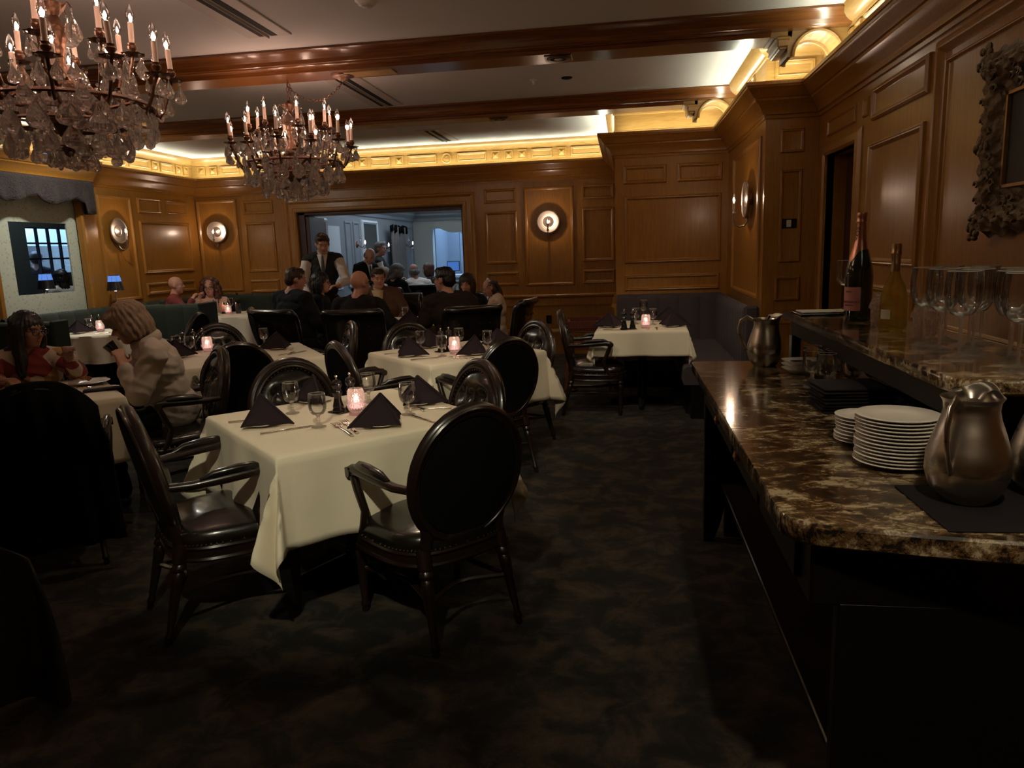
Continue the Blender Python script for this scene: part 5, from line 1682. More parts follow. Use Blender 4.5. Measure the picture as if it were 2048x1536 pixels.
# dessert on the women's table
copy1(plate_me, (-3.36, 4.14, TZ), 'white plate with dessert before the cream-jacketed woman', 'plate', None, 0, 1.4)
ds = MB()
rnd = random.Random(3)
for k in range(16): ds.sphere((rnd.uniform(-0.05, 0.03), rnd.uniform(-0.02, 0.02), 0.018+rnd.uniform(0, 0.012)), (0.012, 0.010, 0.009), 6, 5)
o = ds.build('dessert', 'bread', smooth=50)
o.location = (-3.38, 4.15, TZ+0.010)
tag(o, 'piece of brown pastry on the white plate at the left table', 'food')
cut(fk, -3.28, 4.20, -3.40, 4.12, 'silver fork resting across the dessert plate', 'fork', 0.030)
o = MB().bbox(-0.11, 0.11, -0.035, 0.035, 0, 0.012, 0.004).build('rolled_napkin', 'napkin', smooth=50)
o.location = (-3.10, 3.93, TZ)
o.rotation_euler = (0, 0, math.radians(35))
tag(o, 'flat folded dark napkin at the right edge of the women\'s table', 'napkin')
cut(kn, -3.04, 3.99, -3.20, 3.90, 'silver knife lying on the flat folded napkin at the left table', 'knife', 0.012)
cut(fk, -3.08, 4.01, -3.24, 3.94, 'silver fork lying on the flat folded napkin at the left table', 'fork', 0.012)
cut(kn, -3.46, 4.0, -3.62, 4.10, 'silver knife left of the dessert plate', 'knife')
# wine bottle on the corner table
t = thing('wine_bottle', 'dark wine bottle on the corner table before the green booth', 'bottle', (-5.40, 9.72, TZ))
MB().lathe([(0.001, 0), (0.036, 0), (0.038, 0.005), (0.038, 0.19), (0.033, 0.215), (0.017, 0.245), (0.014, 0.30), (0.0155, 0.302), (0.0155, 0.312), (0.001, 0.314)], seg=24, cap=False).build('glass', 'bottle_dark', t, smooth=50)
MB().lathe([(0.0384, 0.05), (0.0384, 0.14)], seg=24, cap=False).build('label', 'ink', t)
t = thing('sauce_bowl', 'small dark bowl with lemon at the right of the corner table', 'bowl', (-5.16, 9.60, TZ))
MB().lathe([(0.001, 0), (0.03, 0), (0.055, 0.03), (0.052, 0.032), (0.028, 0.006), (0.001, 0.006)], seg=20, cap=False).build('bowl', 'mill', t)
MB().sphere((0, 0, 0.03), (0.02, 0.016, 0.014)).build('lemon', 'label_cream', t)
o = MB().bbox(-0.035, 0.035, -0.018, 0.018, 0, 0.012, 0.003).build('phone', 'mill', smooth=40)
o.location = (-2.50, 8.16, TZ)
tag(o, 'small dark object lying right of the votive on the crowded round table', 'phone')

# ================================================================ things on the sideboard
CZ, SZ = 0.9005, 1.1505
def pitcher(loc, rz, label, k=1.0):
    t = thing('water_pitcher', label, 'pitcher', loc, rz, 'steel water pitchers', scale=k)
    prof = [(0.001, 0.0), (0.052, 0.0), (0.055, 0.004), (0.074, 0.030), (0.084, 0.065), (0.083, 0.105), (0.070, 0.150), (0.058, 0.185), (0.054, 0.205), (0.056, 0.222), (0.062, 0.232)]
    def fx(r, z, a):
        # spout towards +X
        if z > 0.15:
            q = (z-0.15)/0.082
            d = abs((a+PI) % (2*PI)-PI)
            return r*(1+0.34*q*q*math.exp(-(d/0.42)**2))
        return r
    mb = MB()
    N = []
    for i in range(len(prof)-1):
        for j in range(3):
            N.append((prof[i][0]+(prof[i+1][0]-prof[i][0])*j/3, prof[i][1]+(prof[i+1][1]-prof[i][1])*j/3))
    N.append(prof[-1])
    inner = [(max(0.001, r-0.0025), max(0.004, z-0.001)) for r, z in N[::-1]]
    vs, fs = [], []
    seg = 44
    P = N+inner
    for k_, (r, z) in enumerate(P):
        for i in range(seg):
            a = 2*PI*i/seg
            q = fx(r, z, a)
            d = abs((a+PI) % (2*PI)-PI)
            zz = z + (0.022*math.exp(-(d/0.5)**2)*((z-0.15)/0.082)**2 if z > 0.15 else 0)
            vs.append((q*math.cos(a), q*math.sin(a), zz))
    for k_ in range(len(P)-1):
        for i in range(seg):
            fs.append((k_*seg+i, k_*seg+(i+1) % seg, (k_+1)*seg+(i+1) % seg, (k_+1)*seg+i))
    mb.add(vs, fs).build('body', 'steel', t, smooth=60)
    # half cover (ice guard) over the spout
    def guard(u, v):
        a = (u-0.5)*2*1.15
        r = 0.058*(0.25+0.75*v)
        q = r*(1+0.34*v*v*math.exp(-(a/0.42)**2))
        return (q*math.cos(a)+0.0, q*math.sin(a), 0.226+0.012*v+0.016*math.sin(PI*v)+0.016*math.exp(-(a/0.5)**2)*v)
    MB().grid(guard, 16, 8).build('ice_guard', 'steel', t, smooth=70)
    hp = [(-0.056, 0, 0.222), (-0.085, 0, 0.238), (-0.112, 0, 0.222), (-0.122, 0, 0.185), (-0.118, 0, 0.145), (-0.102, 0, 0.105), (-0.086, 0, 0.078)]
    MB().tube(hp, [0.010, 0.011, 0.011, 0.010, 0.009, 0.008, 0.010], 10, flat=0.5, up=(0, 1, 0)).build('handle', 'steel', t, smooth=70)
    return t
pitcher((0.765, 1.745, CZ+0.004), math.radians(47), 'large brushed steel water pitcher in the foreground on the dark mat', 1.03)
pitcher((0.965, 1.79, CZ+0.004), math.radians(40), 'steel water pitcher cut off by the right edge of the photo', 1.03)
pitcher((0.675, 3.72, CZ), math.radians(-8), 'brushed steel water pitcher at the far end of the granite counter')
mt = MB().bbox(-0.28, 0.32, -0.15, 0.15, 0, 0.0035, 0.0015).build('bar_mat', 'napkin_black', smooth=0)
mt.location = (0.93, 1.70, CZ)
mt.rotation_euler = (0, 0, 0.02)
tag(mt, 'flat black rubber mat under the foreground pitcher', 'mat')
def plate_stack(x, y, n, r, th, where, grp):
    k = r/0.085
    prof = [(a*k, b*k*0.9) for a, b in plate_prof]
    src = None
    rn = random.Random(n)
    for i in range(n):
        ORD = ['lowest', 'second', 'third', 'fourth', 'fifth', 'sixth', 'seventh', 'eighth', 'ninth', 'tenth', 'eleventh', 'twelfth', 'thirteenth']
        lab = 'topmost white plate of the ' + where if i == n-1 else ORD[i] + ' white plate' + ('' if i == 0 else ' from the bottom') + ' of the ' + where
        loc = (x+rn.uniform(-1, 1)*0.003, y+rn.uniform(-1, 1)*0.003, CZ+i*th)
        if src is None:
            src = MB().lathe(prof, seg=44, cap=False).build('plate', 'china', smooth=50)
            src.location = loc
            tag(src, lab, 'plate', grp)
        else: copy1(src, loc, lab, 'plate', grp)
plate_stack(0.715, 2.035, 14, 0.105, 0.0095, 'tall stack in front of the pitcher', 'tall stack of white plates')
plate_stack(0.700, 2.265, 8, 0.080, 0.0105, 'short stack behind the tall plate stack', 'short stack of white saucers')
# stack of small square dishes with garnish
for i in range(3):
    o = MB()
    def dish(u, v):
        a = 2*PI*u
        n_ = 0.55
        c, s = math.cos(a), math.sin(a)
        cx_, sy_ = abs(c)**n_*(1 if c > 0 else -1), abs(s)**n_*(1 if s > 0 else -1)
        k_ = [0.0, 0.55, 0.62, 0.95, 1.0, 0.97, 0.60, 0.5, 0.0][min(8, int(round(v*8)))]
        z_ = [0.0, 0.0, 0.002, 0.020, 0.024, 0.024, 0.006, 0.005, 0.005][min(8, int(round(v*8)))]
        return (0.085*k_*cx_, 0.070*k_*sy_, z_)
    o.grid(dish, 36, 8, True)
    d = o.build('square_dish', 'china', smooth=50)
    d.location = (0.80, 3.50, CZ+i*0.019)
    d.rotation_euler = (0, 0, 0.1)
    tag(d, ('lowest', 'middle', 'topmost')[i] + ' white square dish in the stack beside the far pitcher', 'dish', 'stacked square dishes')
o = MB().bbox(-0.045, 0.045, -0.035, 0.035, 0, 0.008, 0.003).build('dish_pad', 'mill', smooth=40)
o.location = (0.80, 3.50, CZ+0.047)
tag(o, 'dark shiny pad lying in the top square dish', 'pad')
# goblets below the raised shelf
gi = 0
ords = ['nearest the aisle', 'second', 'third', 'fourth', 'fifth', 'sixth']
for row, y0 in ((0, 3.16), (1, 3.28), (2, 3.04)):
    for k in range(4):
        x = 0.765+k*0.088 + (0.03 if row else 0)
        if row == 2 and k > 2: continue
        copy1(gob_me, (x, y0+0.01*((k*7+row) % 3), CZ), 'water goblet under the raised shelf, %s in its %s row' % (ords[k], ('middle', 'far', 'near')[row]), 'glass', 'goblets under the raised shelf', k)
# folded napkin stacks under the shelf
def nstack(x, y, n, label, rz, sx=0.115, sy=0.105):
    for i in range(n):
        def f(u, v):
            a, b = (u-0.5)*2, (v-0.5)*2
            z = 0.006*(1-abs(a)**6)*(1-abs(b)**6)
            return (a*sx, b*sy, 0.004+z)
        o = MB().grid(f, 8, 8)
        o.bbox(-sx, sx, -sy, sy, 0.0, 0.0065, 0.003)
        d = o.build('folded_cloth', 'napkin_black', smooth=60)
        d.location = (x+random.uniform(-0.006, 0.006), y+random.uniform(-0.006, 0.006), CZ+i*0.0118)
        d.rotation_euler = (0, 0, rz+random.uniform(-0.08, 0.08))
        tag(d, ('topmost' if i == n-1 else ['lowest', 'second lowest', 'third lowest', 'fourth lowest', 'fifth lowest', 'sixth lowest', 'seventh lowest'][i]) + ' folded black napkin ' + label, 'napkin', 'folded black napkins ' + label)
nstack(0.79, 2.74, 8, 'in the stack nearer the goblets', 0.05)
nstack(1.00, 2.66, 6, 'in the stack beside the wall under the shelf', -0.1, 0.09)
nstack(0.86, 2.48, 3, 'in the low stack nearest the plates', 0.2, 0.10)
# champagne magnum
def bend_text(txt, size, R, zc, ang, m, parent, vert=False, name='lettering'):
    cu = bpy.data.curves.new(name, 'FONT')
    cu.body = txt
    cu.size = size
    cu.align_x = 'CENTER'
    cu.align_y = 'CENTER'
    cu.extrude = 0.0002
    tmp = bpy.data.objects.new(name, cu)
    COL.objects.link(tmp)
    bpy.context.view_layer.update()
    me = bpy.data.meshes.new_from_object(tmp.evaluated_get(bpy.context.evaluated_depsgraph_get()))
    bpy.data.objects.remove(tmp)
    for v in me.vertices:
        x, y, z = v.co
        if vert: x, y = -y, x
        rad = R(zc+y) if callable(R) else R
        a = ang + x/rad
        v.co = ((rad+0.0014+z)*math.cos(a), (rad+0.0014+z)*math.sin(a), zc+y)
    me.materials.append(MATS[m])
    o = bpy.data.objects.new(name, me)
    COL.objects.link(o)
    o.parent = parent
    return o
t = thing('champagne_bottle', 'tall green champagne bottle with pink label and rose foil neck on the raised shelf', 'bottle', (0.995, 3.38, SZ))
HB = 0.455
bp = [(0.001, 0.006), (0.050, 0.0), (0.054, 0.006), (0.055, 0.02), (0.0555, 0.19), (0.052, 0.225), (0.043, 0.265), (0.030, 0.305), (0.021, 0.345), (0.0175, 0.40), (0.0165, 0.43), (0.001, 0.432)]
MB().lathe(bp, seg=40, cap=False).build('glass', 'bottle_dark', t, smooth=60)
def rfoil(z):
    P = [(0.262, 0.0455), (0.305, 0.0312), (0.345, 0.0222), (0.40, 0.0188), (0.45, 0.0188)]
    for (a, ra), (b, rb) in zip(P, P[1:]):
        if z <= b: return ra+(rb-ra)*max(0, (z-a)/(b-a))
    return 0.0188
VA = math.atan2(-3.38, -0.995)
def foil(u, v):
    a = 2*PI*u
    d = abs((a-VA+PI) % (2*PI)-PI)
    z0 = 0.302-0.05*math.exp(-(abs(a-VA-0.0+0.9 if False else ((a-(VA-0.9)+PI) % (2*PI)-PI))/0.55)**2)
    z = z0+(0.415-z0)*v
    r = rfoil(z)+0.0008
    return (r*math.cos(a), r*math.sin(a), z)
MB().grid(foil, 48, 12, True).build('foil', 'foil', t, smooth=60)
MB().lathe([(0.0188, 0.412), (0.0215, 0.414), (0.0215, 0.420), (0.0195, 0.424), (0.0200, 0.440), (0.0215, 0.450), (0.019, 0.456), (0.001, 0.457)], seg=24, cap=False, fx=lambda r, z, a: r*(1+0.02*math.sin(9*a+z*300))).build('cap', 'foil', t, smooth=60)
def patch(z0, z1, a0, a1, R, m, name, parent):
    return MB().grid(lambda u, v: ((R+0.0005)*math.cos(a0+(a1-a0)*u), (R+0.0005)*math.sin(a0+(a1-a0)*u), z0+(z1-z0)*v), 20, 1).build(name, m, parent, smooth=60)
LA = VA-0.78
patch(0.045, 0.145, LA-0.85, LA+0.95, 0.0556, 'label_pink', 'label', t)
bend_text('MOËT', 0.030, rfoil, 0.375, VA-0.75, 'ink', t, True)
bend_text('MOËT & CHANDON', 0.0145, 0.0558, 0.082, LA+0.05, 'ink', t)
bend_text('CHAMPAGNE', 0.0075, 0.0558, 0.068, LA+0.05, 'ink', t)
bend_text('IMPÉRIAL', 0.0075, 0.0558, 0.125, LA+0.05, 'ink', t)
MB().lathe([(0.0405, 0.2715), (0.0415, 0.2695)], seg=36, cap=False).build('collar_line', 'foil', t)
# second bottle, clear with yellow wine
t = thing('sparkling_wine_bottle', 'pear-shaped clear bottle of golden sparkling wine beside the champagne bottle', 'bottle', (0.995, 2.95, SZ))
bp2 = [(0.001, 0.010), (0.030, 0.004), (0.044, 0.0), (0.048, 0.006), (0.0485, 0.03), (0.0475, 0.10), (0.045, 0.135), (0.037, 0.170), (0.022, 0.205), (0.0155, 0.225), (0.0145, 0.29), (0.001, 0.292)]
inn2 = [(0.001, 0.288), (0.0125, 0.285), (0.0135, 0.225), (0.019, 0.203), (0.034, 0.168), (0.0425, 0.13), (0.045, 0.10), (0.046, 0.03), (0.043, 0.012), (0.001, 0.022)]
MB().lathe(bp2+inn2, seg=36, cap=False).build('glass', 'bottle_yellow', t, smooth=60)
MB().lathe([(0.0158, 0.205+0.018), (0.0158, 0.285), (0.0185, 0.287), (0.0185, 0.292), (0.0165, 0.296), (0.0175, 0.318), (0.0165, 0.325), (0.001, 0.327)], seg=24, cap=False, fx=lambda r, z, a: r*(1+0.02*math.sin(9*a+z*200))).build('foil', 'foil_gold', t, smooth=60)
VB = math.atan2(-2.95, -0.995)
patch(0.05, 0.085, VB-1.0, VB-0.2, 0.0485, 'label_cream', 'label', t)
# upside-down unlit crystal votives on the shelf
def upvot(x, y, lab):
    t = dup(vot0, (x, y, SZ+0.128), 0, lab, 'unlit crystal votives on the shelf')
    for c in list(t.children):
        if c.name.startswith(('flame', 'wax')): bpy.data.objects.remove(c)
    t.rotation_euler = (PI, 0, 0)
    t['group'] = 'unlit crystal votives on the shelf'
upvot(1.035, 3.20, 'unlit cut-crystal votive holder between the two bottles')
upvot(1.055, 2.80, 'unlit cut-crystal votive holder right of the golden bottle')
copy1(wine_me, (1.075, 3.86, SZ), 'single wine glass behind the champagne bottle at the shelf end', 'glass', 'wine glasses on the raised shelf', 0, 0.98)
WG = [(0.960, 2.56), (0.955, 2.42), (1.065, 2.66), (0.935, 2.235), (1.015, 2.34), (1.055, 2.46), (1.140, 2.58), (1.035, 2.17), (1.120, 2.34), (0.995, 2.04), (1.125, 2.16), (1.10, 2.02)]
WL = ['wine glass at the far left of the cluster, in front of the cut-crystal votive', 'second wine glass from the left in the front row of the cluster', 'wine glass at the back left of the cluster',
      'wine glass in the front row with the largest bowl near the middle of the cluster', 'wine glass just behind the middle front one of the cluster', 'wine glass in the middle of the cluster, third row back',
      'wine glass against the wall side near the left of the cluster', 'wine glass at the front right of the cluster', 'wine glass against the wall side in the middle of the cluster',
      'wine glass nearest the near end of the shelf', 'wine glass at the right wall side of the cluster', 'wine glass at the extreme right, cut by the photo edge']
for (x, y), lab in zip(WG, WL): copy1(wine_me, (x, y, SZ), lab, 'glass', 'wine glasses on the raised shelf', x*9)
o = MB().bbox(-0.105, 0.105, -0.075, 0.075, 0, 0.004, 0.001).build('paper_menu', 'paper', smooth=0)
o.location = (0.935, 3.72, SZ+0.010)
tag(o, 'white paper menu lying on the far end of the raised shelf', 'menu')
o = MB().bbox(-0.12, 0.13, -0.09, 0.09, 0, 0.009, 0.002).build('menu_folder', 'mill', smooth=0)
o.location = (0.935, 3.70, SZ)
tag(o, 'black folder under the white paper menu on the shelf', 'folder')

# --- lamps and things in the pantry
def table_lamp(loc, rz, label):
    t = thing('table_lamp', label, 'lamp', loc, rz, 'small cone-shaded table lamps')
    MB().lathe([(0.001, 0), (0.045, 0), (0.045, 0.008), (0.012, 0.014), (0.009, 0.02), (0.009, 0.21), (0.001, 0.212)], seg=20, cap=False).build('stand', 'pewter', t, smooth=50)
    MB().lathe([(0.098, 0.20), (0.062, 0.385), (0.060, 0.385), (0.096, 0.20)], seg=36, cap=False).build('shade', 'black_gloss', t, smooth=60)
    MB().lathe([(0.001, 0.185), (0.012, 0.19), (0.014, 0.20), (0.001, 0.21)], seg=12, cap=False).build('bulb', 'kitchen_tube', t)
    MB().lathe([(0.0800, 0.29), (0.0652, 0.379)], seg=36, cap=False).build('sheen_band', 'blue_sheen', t, smooth=60)  # emissive band stands in for the blue reflection on the shade
    for k in range(8):
        a = 2*PI*k/8+0.2
        MB().tube([(0.0985*math.cos(a), 0.0985*math.sin(a), 0.20), (0.0628*math.cos(a), 0.0628*math.sin(a), 0.385)], 0.0014, 4).build('shade_rib', 'chrome', t)
    return t
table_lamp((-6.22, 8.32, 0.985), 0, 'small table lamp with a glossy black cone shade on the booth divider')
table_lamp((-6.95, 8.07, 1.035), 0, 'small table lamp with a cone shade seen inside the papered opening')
o = MB().bbox(-7.2, -6.80, 7.0, 9.2, 0.99, 1.033, 0.005).build('ledge', 'black_wood')
MB().box(-7.18, -6.82, 7.05, 9.15, 0, 0.99).build('base', 'black_wood', o, smooth=0)
tag(o, 'dark ledge just inside the papered opening, under the lamp', 'ledge')

# --- next room bits
o = MB().grid(lambda u, v: (-4.64+0.05*math.sin(u*38), 14.55+0.95*u+0.10*math.sin(v*PI)*0, 0.01+2.04*v), 70, 6).build('curtain', 'curtain_grey', smooth=70)
o.modifiers.new('s', 'SOLIDIFY').thickness = 0.01
tag(o, 'grey pleated curtain on the left wall of the next room', 'curtain')
o = MB().grid(lambda u, v: (-4.62+0.04*math.sin(u*30), 14.45+1.15*u, 1.95+0.03*math.sin(u*25)+(0.12*v)), 50, 2).build('window_valance', 'black_cloth', smooth=70)
o.modifiers.new('s', 'SOLIDIFY').thickness = 0.02
tag(o, 'black ruffled heading above the grey curtain', 'valance')
t = thing('computer_monitor', 'glowing blue computer monitor in the alcove of the next room', 'monitor', (-4.0, 17.2, 1.05))
MB().bbox(-0.15, 0.15, -0.02, 0.02, 0.02, 0.25, 0.005).build('case', 'black_gloss', t)
MB().box(-0.135, 0.135, -0.024, -0.021, 0.035, 0.235).build('screen', 'screen', t, smooth=0)
MB().box(-0.03, 0.03, -0.01, 0.03, -0.05, 0.03).build('stand', 'black_gloss', t, smooth=0)
o = MB().bbox(-4.28, -1.3, 16.95, 17.6, 0.92, 0.99, 0.01).build('service_counter', 'kitchen_wall')
MB().box(-4.26, -1.32, 17.0, 17.55, 0, 0.92).build('base', 'blue_panel', o, smooth=0)
tag(o, 'bright blue-lit service counter in the alcove of the next room', 'counter')
for o in tmpl:
    bpy.data.objects.remove(o)

# ================================================================ coats
o = MB()
def coat(u, v):
    # over the back of a chair: v 0 front hem, 0.42 ridge, 1 back hem
    s = (u-0.5)*2
    wd = 0.235+0.05*v
    if v < 0.4:
        q = v/0.4
        z = 0.55+0.42*q**0.8 - 0.13*abs(s)**2.6
        y = -0.13-0.16*q
        wd = 0.20+0.035*q
    else:
        q = (v-0.4)/0.6
        z = 0.97-0.82*q**1.15 - 0.15*abs(s)**2.6*(1-q)
        y = -0.33-0.06*math.sin(PI*min(1, q*2))-0.07*q
    f = 0.018*math.sin(s*9+v*4)+0.012*math.sin(s*17-v*7)
    return (s*wd*(1+0.15*max(0, v-0.5)), y-f*v, max(0.12, z))
o.grid(coat, 48, 60)
co = o.build('draped_coat', 'black_cloth', smooth=80)
co.modifiers.new('s', 'SOLIDIFY').thickness = 0.025
co.location = (-2.97, 3.30, 0)
co.rotation_euler = (0, 0, math.radians(128-90))
tag(co, 'thick black coat draped over the chair at the left edge', 'coat')
def coat2(u, v):
    s = (u-0.5)*2
    z = 0.60-0.55*v**1.1-0.10*abs(s)**2
    return (s*(0.20+0.10*v), 0.05*math.sin(s*8+v*3)*v-0.10*v, z)
co2 = MB().grid(coat2, 30, 40).build('plaid_coat', 'plaid', smooth=80)
co2.modifiers.new('s', 'SOLIDIFY').thickness = 0.03
co2.location = (-2.24, 2.04, 0)
co2.rotation_euler = (0, 0, math.radians(25))
tag(co2, 'dark plaid coat hanging down at the bottom left corner', 'coat')

# ================================================================ people
def V3(*a): return Vector(a)
def rotm(yaw, pitch=0, roll=0):
    """head axes: +Y looks along yaw (deg from +X), pitch down positive"""
    return Matrix.Rotation(math.radians(yaw-90), 3, 'Z') @ Matrix.Rotation(math.radians(-pitch), 3, 'X') @ Matrix.Rotation(math.radians(roll), 3, 'Y')
class Body:
    def __init__(s):
        s.mb = MB()
        s.pr = []
    def cap(s, a, b, ra, rb, reg, seg=14):
        a, b = Vector(a), Vector(b)
        s.mb.sphere(a, ra, seg, 9).sphere(b, rb, seg, 9)
        if (b-a).length > 1e-4: s.mb.tube([a, b], [ra*0.995, rb*0.995], seg)
        s.pr.append((a, b, ra, rb, reg))
    def ell(s, c, r, R, reg):
        c = Vector(c)
        m = MB()
        m.sphere((0, 0, 0), r, 18, 12)
        s.mb.add([tuple(c + R @ Vector(p)) for p in m.v], m.f)
        s.pr.append((c, c, min(r)*0.5+max(r)*0.3, 0, reg, r, R))
    def finish(s, name, origin, voxel, mats, smooth_it=5):
        me = bpy.data.meshes.new(name)
        O = Vector(origin)
        me.from_pydata([tuple(Vector(p)-O) for p in s.mb.v], [], s.mb.f)
        o = bpy.data.objects.new(name, me)
        COL.objects.link(o)
        bm = bmesh.new()
        bm.from_mesh(me)
        bmesh.ops.recalc_face_normals(bm, faces=bm.faces)
        bm.to_mesh(me)
        bm.free()
        r = o.modifiers.new('r', 'REMESH')
        r.mode = 'VOXEL'
        r.voxel_size = voxel
        sm = o.modifiers.new('m', 'SMOOTH')
        sm.factor = 0.5
        sm.iterations = smooth_it
        dg = bpy.context.evaluated_depsgraph_get()
        me2 = bpy.data.meshes.new_from_object(o.evaluated_get(dg))
        o.modifiers.clear()
        o.data = me2
        bpy.data.meshes.remove(me)
        me2.name = name
        o.location = origin
        me2.materials.clear()
        for m in mats: me2.materials.append(MATS[m])
        n = len(me2.polygons)
        cen = np.empty(n*3)
        me2.polygons.foreach_get('center', cen)
        cen = cen.reshape(-1, 3) + np.array(O)
        best = np.full(n, 1e9)
        idx = np.zeros(n, int)
        for p in s.pr:
            a, b = np.array(p[0]), np.array(p[1])
            if len(p) > 5:
                R = np.array(p[6].to_3x3() if hasattr(p[6], 'to_3x3') else p[6])
                q = (cen-a) @ R / np.array(p[5])
                d = (np.linalg.norm(q, axis=1)-1)*min(p[5])
            else:
                ab = b-a
                L = ab @ ab
                t = np.clip(((cen-a) @ ab)/L, 0, 1) if L > 1e-9 else np.zeros(n)
                d = np.linalg.norm(cen-(a+t[:, None]*ab), axis=1)-(p[2]+(p[3]-p[2])*t)
            m = d < best
            best[m] = d[m]
            idx[m] = p[4]
        # folds in the clothing
        nv = len(me2.vertices)
        co, no = np.empty(nv*3), np.empty(nv*3)
        me2.vertices.foreach_get('co', co)
        me2.vertices.foreach_get('normal', no)
        co, no = co.reshape(-1, 3), no.reshape(-1, 3)
        lt = np.array([p.loop_total for p in me2.polygons])
        lv = np.empty(len(me2.loops), dtype=np.int32)
        me2.loops.foreach_get('vertex_index', lv)
        rep = np.repeat(((idx >= 1) & (idx <= 3)).astype(float), lt)
        cloth = np.bincount(lv, weights=rep, minlength=nv)/np.maximum(np.bincount(lv, minlength=nv), 1)
        for i in np.nonzero(cloth > 0.3)[0]:
            x, y, z = co[i]
            f1 = noise.noise(Vector((x*7+z*5, y*7-z*4, z*4)))
            f2 = 1-abs(noise.noise(Vector((x*13-z*6+3, y*13+z*7, z*8))))*2.2
            f3 = 1-abs(noise.noise(Vector((x*5+9, y*5, z*16+x*6))))*2.5
            co[i] += no[i]*cloth[i]*(0.010*f1+0.006*f2+0.006*f3+0.004)
        me2.vertices.foreach_set('co', co.ravel())
        me2.polygons.foreach_set('material_index', idx.astype(np.int32))
        me2.polygons.foreach_set('use_smooth', [True]*n)
        me2.update()
        return o
def hair_piece(parent, O, hc, R, ells, m, voxel=0.010, jag=0.004, name='hair', sc=1.0):
    mb = MB()
    rn = random.Random(int(abs(hc[0]*100)))
    for c, r in ells:
        mm = MB()
        mm.sphere((0, 0, 0), tuple(q*sc for q in r), 16, 12)
        mb.add([tuple(hc + R @ (Vector(p)+Vector(c)*sc)) for p in mm.v], mm.f)
    me = bpy.data.meshes.new(name)
    me.from_pydata([tuple(Vector(p)-Vector(O)) for p in mb.v], [], mb.f)
    o = bpy.data.objects.new(name, me)
    COL.objects.link(o)
    bm = bmesh.new(); bm.from_mesh(me); bmesh.ops.recalc_face_normals(bm, faces=bm.faces); bm.to_mesh(me); bm.free()
    r = o.modifiers.new('r', 'REMESH'); r.mode = 'VOXEL'; r.voxel_size = voxel
    s = o.modifiers.new('m', 'SMOOTH'); s.factor = 0.5; s.iterations = 3
    dg = bpy.context.evaluated_depsgraph_get()
    me2 = bpy.data.meshes.new_from_object(o.evaluated_get(dg))
    o.modifiers.clear(); o.data = me2; bpy.data.meshes.remove(me)
    nv = len(me2.vertices)
    co, no = np.empty(nv*3), np.empty(nv*3)
    me2.vertices.foreach_get('co', co)
    me2.vertices.foreach_get('normal', no)
    co, no = co.reshape(-1, 3), no.reshape(-1, 3)
    loc = (co + np.array(O) - np.array(hc)) @ np.array(R)
    a = np.arctan2(loc[:, 0], -loc[:, 1])
    nz = np.array([noise.noise(Vector(p*40)) for p in co])
    k = jag*(np.sin(a*22+loc[:, 2]*25)+0.6*np.sin(a*41-loc[:, 2]*60)+nz*1.4)
    me2.vertices.foreach_set('co', (co+no*k[:, None]).ravel())
    me2.materials.clear(); me2.materials.append(MATS[m])
    me2.polygons.foreach_set('use_smooth', [True]*len(me2.polygons))
    o.parent = parent
    return o
HAIR = {
 'short': [((0, -0.020, 0.040), (0.084, 0.096, 0.082)), ((0, -0.055, 0.0), (0.078, 0.060, 0.075)), ((0, 0.035, 0.085), (0.060, 0.045, 0.032))],
 'bob': [((0, -0.020, 0.040), (0.094, 0.104, 0.090)), ((0, -0.055, -0.03), (0.094, 0.065, 0.11)), ((-0.075, -0.005, -0.03), (0.030, 0.055, 0.10)), ((0.075, -0.005, -0.03), (0.030, 0.055, 0.10))],
 'long': [((0, -0.020, 0.040), (0.092, 0.102, 0.088)), ((0, -0.060, -0.03), (0.090, 0.060, 0.12)), ((0.0, -0.080, -0.16), (0.080, 0.045, 0.14)), ((-0.080, 0.00, -0.06), (0.028, 0.055, 0.13)), ((0.080, 0.00, -0.06), (0.028, 0.055, 0.13)), ((0.075, 0.02, -0.20), (0.035, 0.035, 0.12)), ((-0.075, 0.02, -0.20), (0.035, 0.035, 0.12))],
 'puffy': [((0, -0.015, 0.050), (0.108, 0.118, 0.098)), ((0, -0.060, -0.02), (0.106, 0.080, 0.105)), ((-0.085, -0.01, -0.02), (0.035, 0.070, 0.085)), ((0.085, -0.01, -0.02), (0.035, 0.070, 0.085)), ((0, 0.065, 0.075), (0.075, 0.055, 0.040)), ((0, -0.085, -0.09), (0.07, 0.045, 0.05))],
 'pony': [((0, -0.020, 0.036), (0.080, 0.092, 0.078)), ((0, -0.10, 0.03), (0.035, 0.045, 0.040)), ((0, -0.115, -0.08), (0.035, 0.030, 0.12)), ((-0.06, -0.03, -0.05), (0.030, 0.04, 0.07)), ((0.06, -0.03, -0.05), (0.030, 0.04, 0.07)), ((0, -0.07, -0.16), (0.05, 0.03, 0.08))],
 'fringe_back': [((0, -0.045, -0.01), (0.080, 0.072, 0.062)), ((-0.06, -0.02, 0.0), (0.024, 0.055, 0.045)), ((0.06, -0.02, 0.0), (0.024, 0.055, 0.045))],
}
rc = random.Random(11)
HAIR['curly'] = [((0, -0.020, 0.030), (0.090, 0.100, 0.085))] + [((0.125*math.cos(a)*k, -0.02+0.075*math.sin(a)*k-0.02, z+rc.uniform(-0.015, 0.015)), (0.036, 0.036, 0.034)) for z, k in ((0.10, 0.45), (0.06, 0.75), (0.01, 0.88), (-0.04, 0.98), (-0.09, 1.0), (-0.13, 0.9)) for a in [2*PI*i/13 for i in range(13)] if not (0.25*PI < a < 0.75*PI and z < 0.09)]
